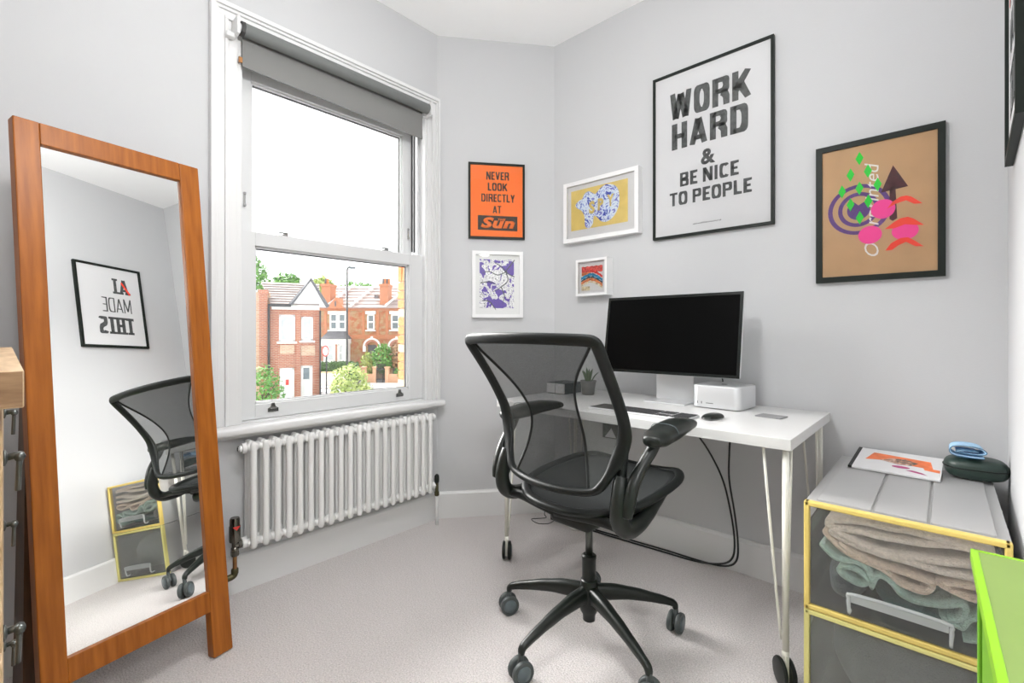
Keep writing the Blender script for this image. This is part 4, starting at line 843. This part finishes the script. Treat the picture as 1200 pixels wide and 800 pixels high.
lump('folded_jumper', 'charcoal grey cloth filling the lower drawer box', 'clothing', 'towel_grey', (-.08, 1.84, .135), (.165, .26, .112), 5, amp=.016)
# magazine, case and blue cloth on the boxes
t = thing('magazine', 'magazine with an orange and white cover and black spine lying on the upper drawer box', 'magazine', (-.245, 1.985, .602), math.radians(-2.5))
Tm = Matrix.Rotation(math.radians(7), 4, 'X')
m = MB(); m.box(0, .236, 0, .215, 0, .007, bev=.0012, T=Tm); m.build('pages', 'paper', t)
m = MB(); m.box(-.001, .010, -.0005, .2155, .0002, .0078, bev=.0006, T=Tm); m.build('spine', 'black_plastic', t)
M['cover_orange'] = mat('cover_orange', (.80, .18, .05), .4, noise_amt=.2, scale=30); M['cover_plum'] = mat('cover_plum', (.45, .05, .20), .4); M['cover_face'] = ramp_mat('cover_face', [(0, (.10, .09, .08)), (.45, (.35, .18, .12)), (.55, (.60, .40, .32)), (.65, (.12, .10, .10))], scale=30, dist=1.5)
def cov(name, material, pts, z=.0073):
    mb = MB(); mb.poly([(a, b, z) for a, b in pts], ext=(0, 0, .0003), T=Tm); mb.build(name, material, t)
cov('orange_block', 'cover_orange', [(.035, .095), (.05, .175), (.205, .155), (.215, .085), (.12, .095), (.09, .11)]); cov('orange_block', 'cover_orange', [(.19, .09), (.232, .085), (.232, .06), (.195, .068)])
cov('cover_portrait', 'cover_face', [(.075, .105), (.10, .135), (.14, .145), (.175, .12), (.16, .09), (.125, .085)], .0077)
cov('plum_shape', 'cover_plum', [(.135+.024*math.cos(a*.5), .062+.011*math.sin(a*.5)) for a in range(12)], .0077); cov('plum_shape', 'cover_plum', [(.15, .038), (.165, .046), (.19, .036), (.205, .02), (.175, .028)], .0077)
t = thing('glasses_case', 'dark green oval zipped case on the upper drawer box by the corner', 'case', (.074, 2.115, .600), math.radians(6))
def shell(a, b, z0, h, k, sgn):
    def f(i, j):
        th = 2*PI*i; ph = PI/2*j; cxx, sy = sup(th, .72); c_ = math.cos(ph)**k
        return (a*cxx*c_, b*sy*c_, z0+sgn*h*math.sin(ph))
    return f
m = MB(True); m.grid(shell(.076, .058, .036, .034, .30, -1), 44, 10); m.build('case_base', 'case', t)
m = MB(True); m.grid(shell(.076, .058, .038, .030, .38, 1), 44, 10); m.build('case_lid', 'case', t)
m = MB(True); m.tube([(.0772*sup(2*PI*i/48, .72)[0], .0592*sup(2*PI*i/48, .72)[1], .037) for i in range(48)], .0018, 6, closed=True); m.build('zip', 'black_plastic', t)
t = thing('folded_cloth', 'pale blue microfibre cloth folded on top of the dark green case', 'cloth', (.055, 2.09, .668), math.radians(4))
bp = [(a*1.15, b*1.35) for a, b in [(.030, .006), (.0, .005), (-.028, .007), (-.040, .016), (-.034, .028), (-.01, .032), (.02, .030), (.034, .022), (.028, .015), (.0, .014), (-.022, .016), (-.026, .020), (-.01, .0225), (.018, .021)]]
P = catmull([(a, 0, b) for a, b in bp], 6); N = len(P)-1
m = MB(True); m.grid(lambda i, j: (P[round(i*N)].x*(1-.08*j), -.035+.065*j+.002*math.sin(i*20), P[round(i*N)].z+.002*math.sin(j*5+i*6)), N, 8, thick=.0035); m.build('cloth', 'blue_cloth', t)
m = MB(True); m.tube([(p.x, -.0365, p.z) for p in P[::2]], .0011, 6, up=(0, 1, 0)); m.build('stitched_edge', 'blue_edge', t)

# ------------------------------------------------------------------ lime plastic unit at the right edge
t = thing('plastic_trolley', 'lime green plastic drawer unit at the right edge in front of the drawer boxes', 'drawer unit', (.18, .66, 0), math.radians(1.2))
gx0, gx1, gy0, gy1, gz = -.150, .155, -.17, .158, .80
m = MB(); m.box(gx0, gx1, gy0, gy1, gz-.004, gz, bev=.0015); m.build('top_panel', 'lime_top', t)
m = MB(); m.box(gx0-.003, gx0+.004, gy0, gy1+.002, gz-.014, gz+.001, bev=.001); m.box(gx0, gx1, gy1-.003, gy1+.002, gz-.014, gz+.001, bev=.001); m.build('top_edge', 'lime_edge', t)
m = MB()
for a, b in ((gx0+.003, gy0), (gx0+.003, gy1-.015), (gx1-.015, gy0), (gx1-.015, gy1-.015)): m.box(a, a+.012, b, b+.015, 0, gz-.01, bev=.002)
m.box(gx0+.004, gx1, gy1-.006, gy1-.002, .04, gz-.01); m.build('frame', 'lime', t)
for k in range(3):
    m = MB(); z0 = .06+k*.24; m.box(gx0+.006, gx1-.015, gy0+.018, gy1-.02, z0, z0+.20, bev=.004); d = m.build('drawer', 'lime', t)
    m = MB(True); m.tube([(gx0+.006, gy0+.06, z0+.13), (gx0-.010, gy0+.08, z0+.12), (gx0-.010, gy1-.10, z0+.12), (gx0+.006, gy1-.08, z0+.13)], .005, 8, smooth_n=4); m.build('handle', 'lime_edge', d)

# ------------------------------------------------------------------ fill lamps added out of view to brighten the room
def fill_lamp(label, x, y, strength, drop=.60):
    t = thing('fill_globe', label, 'light', (x, y, H), 0, 'added fill globes')
    m = MB(True); m.lathe([(.05, 0), (.05, -.012), (.012, -.03)], 28); m.cyl((0, 0, -.02), (0, 0, .10-drop), .004, 8); autosmooth(m.build('fill_lamp_rose', 'gloss_white', t))
    m = MB(True); m.lathe([(.03, .115-drop), (.034, .11-drop), (.034, .085-drop), (.03, .08-drop)], 20); autosmooth(m.build('fill_lamp_holder', 'gloss_white', t))
    m = MB(True); m.lathe([(.10*math.sin(a), -drop+.10*math.cos(a)) for a in [.3+(PI-.31)*k/16 for k in range(17)]], 32); m.build('globe', emit('fill_glow', (1, 1, .99), strength), t)
fill_lamp('added white fill globe hanging in the room, out of view', -.785, .63, ROOM_FILL)
fill_lamp('added white fill globe hanging in the hall beyond the doorway, out of view', .90, 0.0, HALL_FILL, .62)

# ================================================================== OUTSIDE
G = -2.95
fwd = Vector((-math.sin(YAW), math.cos(YAW), 0)); rgt = Vector((math.cos(YAW), math.sin(YAW), 0))
def place(lat, dep, z=G): p = rgt*lat+fwd*dep; return (p.x, p.y, z)
m = MB(); m.box(-75, -4.2, -30, 75, G-.3, G); struct(m.build('ground', 'asphalt'))
def pane_window(m_frame, m_glass, t, x0, x1, z0, z1, y, split=True, curtain=False, fr=.07):
    a = MB(); a.box(x0, x0+fr, y-.10, y+.02, z0, z1); a.box(x1-fr, x1, y-.10, y+.02, z0, z1); a.box(x0, x1, y-.10, y+.02, z0, z0+fr); a.box(x0, x1, y-.10, y+.02, z1-fr, z1)
    if split: a.box(x0, x1, y-.08, y+.02, (z0+z1)/2-fr/2, (z0+z1)/2+fr/2)
    wn = a.build('window', m_frame, t)
    b = MB(); b.box(x0+fr, x1-fr, y-.03, y-.01, z0+fr, z1-fr); b.build('pane', m_glass, wn)
    return wn
# near house: local frame x right, y away, z up from the ground; 26 m off
HN = thing('brick_house', 'red brick house with a white gable and tiled roof, nearest in the window view', 'house', place(-10.90, 26.4), YAW+math.atan2(10.9, 26.4))
def wall_holes(t, name, material, x0, x1, z0, z1, y0, y1, holes):
    xs = sorted({x0, x1, *[h[0] for h in holes], *[h[1] for h in holes]}); zs_ = sorted({z0, z1, *[h[2] for h in holes], *[h[3] for h in holes]})
    mb = MB()
    for a, b in zip(xs, xs[1:]):
        for c, d in zip(zs_, zs_[1:]):
            if any(h[0] <= (a+b)/2 <= h[1] and h[2] <= (c+d)/2 <= h[3] for h in holes): continue
            mb.box(a, b, y0, y1, c, d)
    return mb.build(name, material, t)
# x: px-> (px-370)*.048 ; z above G: 4.02-(py-389)*.048
hx = lambda p: (p-373)*.0444
hz = lambda p: 4.02-(p-389)*.0480
holes = [(hx(328), hx(346), hz(400), hz(369)), (hx(353), hx(366.5), hz(399), hz(371)), (hx(328.5), hx(345), .35, hz(430)), (hx(352.5), hx(366), .35, hz(428))]
wall_holes(HN, 'front_wall', 'house_red', hx(317), hx(375), 0, hz(359), 0, .35, holes)
m = MB(); m.box(hx(317), hx(375), .36, 6, 0, hz(359)); m.build('house_body', 'house_pale', HN)
m = MB(); m.box(hx(296), hx(317.5), .3, .6, 0, hz(344)); m.build('side_wall', 'house_pale', HN)
m = MB(); m.box(hx(306), hx(315), .1, .3, 0, hz(343)); m.box(hx(305), hx(316), .05, .35, hz(346), hz(341)); m.build('corner_pier', 'house_red', HN)
for a in ((hx(347), hx(352)), (hx(370), hx(374.5))): m = MB(); m.box(a[0], a[1], -.06, 0, 0, hz(362)); m.build('brick_pilaster', 'house_red', HN)
for a in ((329, 345, 414, 404), (352.5, 369, 416, 405)): m = MB(); m.box(hx(a[0]), hx(a[1]), -.02, .01, hz(a[2]), hz(a[3])); m.build('apron_panel', 'house_pale', HN)
for i, h in enumerate(holes):
    wn = pane_window('ext_white', ('curtain', 'curtain', 'ext_white', 'ext_white')[i], HN, h[0], h[1], h[2], h[3], .12, split=i < 2, fr=.12)
    if i < 2: m = MB(); m.box(h[0]-.1, h[1]+.1, -.12, .05, h[2]-.1, h[2]); m.build('sill', 'ext_white', HN)
    if i == 2: m = MB(); m.box(h[0]+.3, h[1]-.28, .06, .075, h[3]-.95, h[3]-.65); m.build('red_notice', 'red', wn)
    if i == 3: m = MB(); m.box(h[0]+.08, h[0]+.42, .06, .08, h[3]-.75, h[3]-.1); m.build('dark_pane', 'ext_glass', wn)
ez, rz_ = hz(358), hz(327.5)
# tiled roof as courses
ncr = 9
for k in range(ncr):
    f0, f1 = k/ncr, (k+1.12)/ncr
    def rp(xp, f, up=0): return None
    xa0, xa1 = hx(320)+(hx(302.5)-hx(320))*f0, hx(320)+(hx(302.5)-hx(320))*f1
    z0_, z1_ = ez+(rz_-ez)*f0, ez+(rz_-ez)*f1; yy0, yy1 = -.45+3.2*f0, -.45+3.2*f1
    m = MB(); m.poly([(xa0-.0, yy0, z0_+.06), (hx(374), yy0, z0_+.06), (hx(374), yy1, z1_), (xa1, yy1, z1_)], ext=(0, 0, -.07)); m.build('tile_course', 'tile', HN)
m = MB(); gl, gr, gp = (hx(341), ez), (hx(384), hz(360)), (hx(364), hz(329))
m.poly([(gl[0], -.42, gl[1]), (gr[0], -.42, gr[1]), (gp[0], -.42, gp[1])], ext=(0, .3, 0)); m.build('white_gable', 'ext_white', HN)
m = MB(); m.tube([(gl[0], -.5, gl[1]), (gp[0], -.5, gp[1]+.05), (gr[0], -.5, gr[1])], [(.1, .1)]*3, 4, up=(0, 1, 0)); m.build('bargeboard', 'slate', HN, smooth=False)
m = MB(); m.box(hx(317), hx(342), -.62, -.46, ez-.12, ez+.02); m.box(hx(316), hx(318.2), -.2, -.05, 0, ez); m.box(hx(374), hx(376), -.2, -.05, 0, hz(364)); m.build('gutter', 'ext_black', HN)
m = MB(); m.box(hx(320), hx(374), -.1, 0, ez-.25, ez-.02); m.build('soffit', 'ext_white', HN)
# far terrace 40 m off: (px-430)*.0735
HT = thing('terraced_house', 'far terraced house of yellow and red brick with a bay window, tiled roof and chimneys', 'house', place(-12.35, 40), YAW)
tx = lambda p: (p-430.5)*.0729; tz = lambda p: 4.02-(p-389)*.0729
fh = [(tx(386), tx(405.5), tz(386.5), tz(367)), (tx(430), tx(439), tz(386.5), tz(368)), (tx(458), tx(468), tz(386.5), tz(368)), (tx(431), tx(441.5), 0, tz(404)), (tx(460), tx(470), 0, tz(404))]
wall_holes(HT, 'front_wall', 'house_stock', tx(368), tx(500), 0, tz(361), 0, .4, fh)
m = MB(); m.box(tx(368), tx(500), .45, 7, 0, tz(361)); m.build('house_body', 'house_stock', HT)
for a in (381.5, 408.5, 426, 442.5, 453.5): m = MB(); m.box(tx(a-1.6), tx(a+1.6), -.04, .01, tz(397), tz(362)); m.build('red_quoin', 'house_orange', HT)
m = MB(); m.box(tx(380), tx(500), -.05, .02, tz(397), tz(392)); m.box(tx(368), tx(500), -.08, .02, tz(364), tz(361)); m.build('brick_band', 'house_orange', HT)
pane_window('ext_white', 'ext_glass', HT, tx(386), tx(395.5), fh[0][2], fh[0][3], .12, fr=.14); pane_window('ext_white', 'ext_glass', HT, tx(396), tx(405.5), fh[0][2], fh[0][3], .12, fr=.14)
for i in (1, 2): pane_window('ext_white', 'ext_glass', HT, *fh[i], .12, fr=.13)
for a, b in ((384.5, 407), (428.5, 440.5), (456.5, 469)): m = MB(); m.box(tx(a), tx(b), -.1, .05, tz(368), tz(364.5)); m.box(tx(a), tx(b), -.15, .05, tz(388), tz(386.5)); m.build('lintel', 'ext_white', HT)
# bay
m = MB(); b0 = [(tx(377), .05), (tx(381), -1.1), (tx(409), -1.1), (tx(413), .05)]; tp_ = [(tx(384), .05), (tx(386), -.2), (tx(404), -.2), (tx(406), .05)]
for i in range(3): m.poly([(b0[i][0], b0[i][1], tz(397)), (b0[i+1][0], b0[i+1][1], tz(397)), (tp_[i+1][0], tp_[i+1][1], tz(388)), (tp_[i][0], tp_[i][1], tz(388))])
m.build('bay_roof', 'slate', HT)
m = MB(); m.box(tx(379), tx(411.5), -1.05, .0, tz(402.5), tz(397)); m.box(tx(380), tx(410.5), -1.0, .0, tz(426), tz(422.5)); m.box(tx(380), tx(386), -1.0, 0, tz(423), tz(402)); m.box(tx(397.5), tx(401), -1.0, 0, tz(423), tz(402)); m.box(tx(408), tx(410.5), -1.0, 0, tz(423), tz(402)); m.build('bay_surround', 'ext_white', HT)
m = MB(); m.box(tx(398.3), tx(400.3), -1.03, -.98, tz(422), tz(403)); m.box(tx(381), tx(384.5), -1.03, -.98, tz(422), tz(405)); m.box(tx(379.5), tx(411), -.98, 0, 0, tz(426)); m.build('bay_brick', 'house_red', HT)
pane_window('ext_white', 'curtain', HT, tx(386), tx(397.5), tz(422.5), tz(402.5), -.9, fr=.16); pane_window('ext_white', 'curtain', HT, tx(401), tx(408), tz(422.5), tz(402.5), -.9, fr=.14)
# arched doors
for cxp in (436, 465):
    m = MB(); n = 14
    for ro, ri, mm in ((.75, .60, 0), (.60, .40, 1)):
        mb = MB()
        for i in range(n):
            a0, a1 = PI*i/n, PI*(i+1)/n
            mb.poly([(tx(cxp)+ro*math.cos(a0), -.12, tz(406)+ro*math.sin(a0)), (tx(cxp)+ro*math.cos(a1), -.12, tz(406)+ro*math.sin(a1)), (tx(cxp)+ri*math.cos(a1), -.12, tz(406)+ri*math.sin(a1)), (tx(cxp)+ri*math.cos(a0), -.12, tz(406)+ri*math.sin(a0))], ext=(0, .2, 0))
        mb.build('door_arch', 'house_red' if mm else 'ext_white', HT)
    m = MB(); m.box(tx(cxp)-.09, tx(cxp)+.09, -.16, .05, tz(397), tz(394)); m.box(tx(cxp)-.75, tx(cxp)-.5, -.15, .05, tz(412), tz(405)); m.box(tx(cxp)+.5, tx(cxp)+.75, -.15, .05, tz(412), tz(405)); m.build('keystone', 'ext_white', HT)
    m = MB(); m.box(tx(cxp)-.4, tx(cxp)+.4, .1, .15, 0, tz(404)); m.build('front_door', 'slate', HT)
# roof courses
for k in range(7):
    f0, f1 = k/7, (k+1.1)/7; z0_, z1_ = tz(361)+(tz(330)-tz(361))*f0, tz(361)+(tz(330)-tz(361))*f1
    m = MB(); m.poly([(tx(368), -.3+4.4*f0, z0_+.08), (tx(500), -.3+4.4*f0, z0_+.08), (tx(500), -.3+4.4*f1, z1_), (tx(368), -.3+4.4*f1, z1_)], ext=(0, 0, -.1)); m.build('roof_course', 'tile2', HT)
for x0, x1 in ((384, 396), (412, 425), (452, 470)):
    m = MB(); m.poly([(tx(x0), -.32, tz(361)+.1), (tx(x0+1.2), -.32, tz(361)+.1), (tx(x1+1.2), 4.1, tz(330)+.12), (tx(x1), 4.1, tz(330)+.12)], ext=(0, 0, .18)); m.build('roof_verge', 'ext_white', HT)
m = MB(); m.poly([(tx(385), -.35, tz(361.5)), (tx(405), -.35, tz(361.5)), (tx(395), -.35, tz(348.5))], ext=(0, 2.5, 0)); m.build('small_gable', 'house_orange', HT)
m = MB(); m.box(tx(394.2), tx(395.6), -.40, -.33, tz(359), tz(353)); m.build('gable_vent', 'slate', HT)
for x0, x1, zt in ((375, 385.5, 332), (444, 453.5, 332)):
    m = MB(); m.box(tx(x0), tx(x1), .3, 1.6, tz(361), tz(zt)); m.box(tx(x0-.8), tx(x1+.8), .2, 1.7, tz(zt+3), tz(zt)); ch_ = m.build('chimney', 'house_orange', HT)
    for k in range(2 if x0 < 400 else 4): m = MB(True); cxx = tx(x0+2+2.2*k); m.lathe([(.12, tz(zt)), (.09, tz(zt)+.45), (.11, tz(zt)+.5)], 10, cx=cxx, cy=.9); m.build('chimney_pot', 'pier_brick' if k % 2 else 'slate', ch_)
m = MB(); m.box(tx(436), tx(441), .6, 1.0, tz(349), tz(345)); m.build('roof_light', 'slate', HT)
# garden walls, hedge, gate, plants, post, sign
t = thing('garden_wall', 'low brick garden wall with piers and dark gate in front of the far house', 'wall', place(-11.0, 36.5), YAW)
gx = lambda p: (p-434.5)*.0665; gzz = lambda p: 4.02-(p-389)*.0665
for a, b in ((424.5, 429), (437.5, 441), (452, 456)): m = MB(); m.box(gx(a), gx(b), -.2, .2, 0, gzz(430)); m.box(gx(a)-.05, gx(b)+.05, -.25, .25, gzz(431), gzz(429.5)); m.build('pier', 'pier_pale', t)
for a, b in ((429, 437.5), (456, 490)): m = MB(); m.box(gx(a), gx(b), -.1, .1, 0, gzz(438)); m.build('low_wall', 'pier_pale', t)
m = MB()
for k in range(9): m.box(gx(441.3+k*1.25), gx(441.7+k*1.25), -.03, .03, .1, gzz(426))
m.box(gx(441), gx(452), -.04, .04, .3, .4); m.box(gx(441), gx(452), -.04, .04, 1.1, 1.2); m.build('gate', 'post', t)
t = thing('boundary_wall', 'pale rendered boundary wall between the two brick houses', 'wall', place(-14.0, 34.5), YAW)
m = MB(); m.box(-2.2, 1.9, -.1, .1, 0, 1.0); m.build('wall_panel', 'ext_white', t); m = MB(); m.box(-2.25, 1.95, -.16, .16, 1.0, 1.08); m.build('coping', 'pier_pale', t)
def bush(name, label, cat, c, r, material, n=900, leaf=.12, seed=1, trunk=False):
    random.seed(seed); t = thing(name, label, cat, place(c[0], c[1]), 0, 'shrubs along the street' if cat == 'shrub' else 'trees behind the roofs')
    mb = MB(); bm = mb.bm
    for i in range(n):
        d = Vector((random.gauss(0, 1), random.gauss(0, 1), random.gauss(0, 1))).normalized()
        rr = (.72+.32*random.random()+.18*noise.noise(d*2.3+Vector((seed, 0, 0))))
        p = Vector((d.x*r[0]*rr, d.y*r[0]*rr, c[2]+d.z*r[1]*rr))
        a = Vector((random.gauss(0, 1), random.gauss(0, 1), random.gauss(0, 1))).normalized(); b = a.cross(d+Vector((.01, 0, .3))).normalized()
        L = leaf*(.6+.8*random.random())
        vs = [bm.verts.new(p-a*L), bm.verts.new(p+b*L*.5), bm.verts.new(p+a*L), bm.verts.new(p-b*L*.5)]; bm.faces.new(vs)
    o = mb.build('foliage', material, t); o['kind'] = 'stuff'
    mb = MB(True); h = max(.05, c[2]); mb.cyl((0, 0, 0), (0, 0, h), max(.03, r[0]*.07), 8, max(.02, r[0]*.04)); 
    for k in range(5): a = k*1.26; mb.cyl((0, 0, h*.6), (r[0]*.6*math.cos(a), r[0]*.6*math.sin(a), h+r[1]*.3), .02*r[0]+.01, 6)
    mb.build('trunk', 'dark_wood', t); return t
bush('shrub', 'bright green shrub at the lower left corner of the window view', 'shrub', (-12.05, 22.5, 1.0), (.95, 1.45), 'leaf', 1500, .09, 1)
bush('shrub', 'yellow-green bushy shrub in front of the street lamp', 'shrub', (-7.75, 22.3, 1.45), (.88, 1.0), 'leaf_yellow', 1600, .085, 2)
bush('shrub', 'small cream-tipped shrub right of the yellow-green one', 'shrub', (-6.95, 22.0, 1.0), (.5, .7), 'leaf_yellow', 800, .07, 9)
bush('shrub', 'green shrub by the garden gate of the far house', 'shrub', (-10.3, 37.4, 1.9), (.85, 1.2), 'leaf', 1100, .12, 3)
bush('shrub', 'pale green shrub left of the arched door of the far house', 'shrub', (-11.5, 37.6, 1.5), (.6, .9), 'leaf_yellow', 800, .11, 4)
bush('shrub', 'russet shrub beside the orange brick pier', 'shrub', (-9.0, 37.5, 2.1), (.75, 1.2), 'leaf_red', 1000, .12, 5)
bush('shrub', 'low green shrub under the russet one', 'shrub', (-8.7, 36.9, .8), (.6, .5), 'leaf', 600, .1, 6)
bush('tree', 'green tree crown behind the ridge of the near house', 'tree', (-24.0, 50, 8.4), (1.6, 1.9), 'leaf', 900, .3, 7)
bush('tree', 'yellow-green tree crown right of the white gable', 'tree', (-22.4, 55, 8.6), (1.6, 1.9), 'leaf_yellow', 900, .3, 8)
bush('tree', 'tree crown behind the far roof between the lamp post and the chimney', 'tree', (-18.0, 55, 8.3), (2.6, 1.5), 'leaf', 1100, .3, 10)
bush('tree', 'tall green tree at the left side of the window view', 'tree', (-24.2, 43, 7.2), (1.9, 3.9), 'leaf', 1400, .28, 11)
t = thing('hedge', 'clipped green hedge behind the boundary wall', 'hedge', place(-14.4, 36), YAW); random.seed(4)
m = MB()
for i in range(2200):
    p = Vector((random.uniform(-2.3, 2.6), random.choice((-.45, random.uniform(-.45, .4))), random.uniform(.2, 1.75))); a = Vector((random.gauss(0, 1), random.gauss(0, 1), random.gauss(0, 1))).normalized()*.12; b = a.cross(Vector((0, 1, .2))).normalized()*.06
    m.bm.faces.new([m.bm.verts.new(p-a), m.bm.verts.new(p+b), m.bm.verts.new(p+a), m.bm.verts.new(p-b)])
m.box(-2.2, 2.5, -.4, .4, 0, 1.65); o = m.build('hedge_leaves', 'leaf_dark', t); o['kind'] = 'stuff'
t = thing('street_lamp', 'tall black street lamp with a curved top in front of the far house', 'street lamp', place(-8.38, 23.8), YAW)
m = MB(True); m.cyl((0, 0, 0), (0, 0, 1.0), .09, 12); m.cyl((0, 0, 1.0), (0, 0, 7.1), .055, 12, .045); m.tube([(0, 0, 7.05), (.02, 0, 7.22), (.10, 0, 7.32), (.2, 0, 7.32)], .04, 8, smooth_n=4); m.build('lamp_post', 'post', t)
m = MB(); m.box(.14, .42, -.08, .08, 7.24, 7.34, bev=.03); m.build('lamp_head', 'hub_grey', t); m = MB(); m.box(-.14, .14, -.12, .12, .55, 1.0, bev=.02); m.build('post_box', 'post', t)
t = thing('road_sign', 'round white road sign with a red rim on a dark post', 'sign', place(-9.98, 25.2), YAW)
m = MB(True); m.cyl((0, 0, 0), (0, 0, 3.0), .04, 8); m.build('sign_post', 'post', t)
m = MB(True); m.lathe([(.30, 0), (.30, .02)], 28, Matrix.Translation((-.02, -.07, 3.0)) @ Matrix.Rotation(PI/2, 4, 'X') @ Matrix.Scale(.62, 4, (1, 0, 0))); m.build('sign_disc', 'ext_white', t, smooth=False)
m = MB(); 
for i in range(28):
    a0, a1 = 2*PI*i/28, 2*PI*(i+1)/28
    m.poly([(-.02+.186*math.cos(a0), -.093, 3+.30*math.sin(a0)), (-.02+.186*math.cos(a1), -.093, 3+.30*math.sin(a1)), (-.02+.15*math.cos(a1), -.093, 3+.235*math.sin(a1)), (-.02+.15*math.cos(a0), -.093, 3+.235*math.sin(a0))], ext=(0, -.01, 0))
m.build('red_rim', 'red', t)
t = thing('parked_car', 'dark roof of a car parked in the street at the bottom of the window view', 'car', place(-5.8, 20.0), YAW+.1)
m = MB(True); m.tube([(-2.1, 0, .55), (-2.0, 0, .62), (-1.0, 0, .66), (1.0, 0, .66), (1.9, 0, .62), (2.1, 0, .5)], [(.6, .25), (.8, .33), (.86, .36), (.86, .36), (.82, .33), (.6, .22)], 18, smooth_n=4, power=4); m.build('car_body', 'car', t)
m = MB(True); m.tube([(-1.4, 0, .9), (-.9, 0, 1.08), (-.3, 0, 1.16), (.5, 0, 1.14), (1.1, 0, .95)], [(.6, .08), (.66, .24), (.68, .28), (.68, .27), (.6, .08)], 16, smooth_n=4, power=4); m.build('car_cabin', 'ext_glass', t)
for x in (-1.3, 1.3):
    for s in (-1, 1): m = MB(True); m.lathe([(.32, -.1), (.34, -.08), (.34, .08), (.32, .1)], 20, Matrix.Translation((x, s*.78, .34)) @ Matrix.Rotation(PI/2, 4, 'X')); m.build('wheel', 'black_plastic', t)
t = thing('pavement', 'pale pavement strip in front of the garden walls', 'pavement', place(-11, 34.6), YAW)
m = MB(); m.box(-6, 8, -1.6, 1.4, -.02, .12); m.build('paving', 'pave', t)
# orange brick pier of the neighbouring building, close to the window
t = thing('brick_pier', 'orange brick pier of the next building at the right edge of the window view', 'pier', (-3.43, 2.28, G))
m = MB(); m.box(.012, .40, .012, .30, 0, 1.55-G); m.build('pier_core', 'pier_pale', t)
b0_ = None; random.seed(3)
mb = MB(); mb.box(0, .197, 0, .10, 0, .064, bev=.002, seg=1); full = mb.build('brick', 'pier_brick', t)
mb = MB(); mb.box(0, .197, 0, .10, 0, .064, bev=.002, seg=1); pale = mb.build('brick', 'pier_pale', t)
n = 0; z = .15-G
while z < 1.50-G:
    for k, x in enumerate((0, .203) if int(round(z/.075)) % 2 else (-.0, .203)):
        src = pale if (int(round((z+G)/.075)) % 4 == 0) else full
        if n == 0: o = full
        elif n == 1: o = pale
        else: o = src.copy(); C.objects.link(o)
        o.location = (x+random.uniform(-.002, .002), random.uniform(-.002, .002), z); n += 1
    z += .075
m = MB(); m.poly([(0.0, 0, 1.50-G), (.05, 0, 1.50-G), (.045, 0, 1.64-G), (.02, 0, 1.67-G), (.0, 0, 1.60-G)], ext=(0, .28, 0)); m.poly([(.06, 0, 1.50-G), (.4, 0, 1.50-G), (.4, 0, 2.6-G), (.09, 0, 2.6-G), (.075, 0, 1.6-G)], ext=(0, .28, 0)); m.build('pier_cap', 'pier_brick', t)
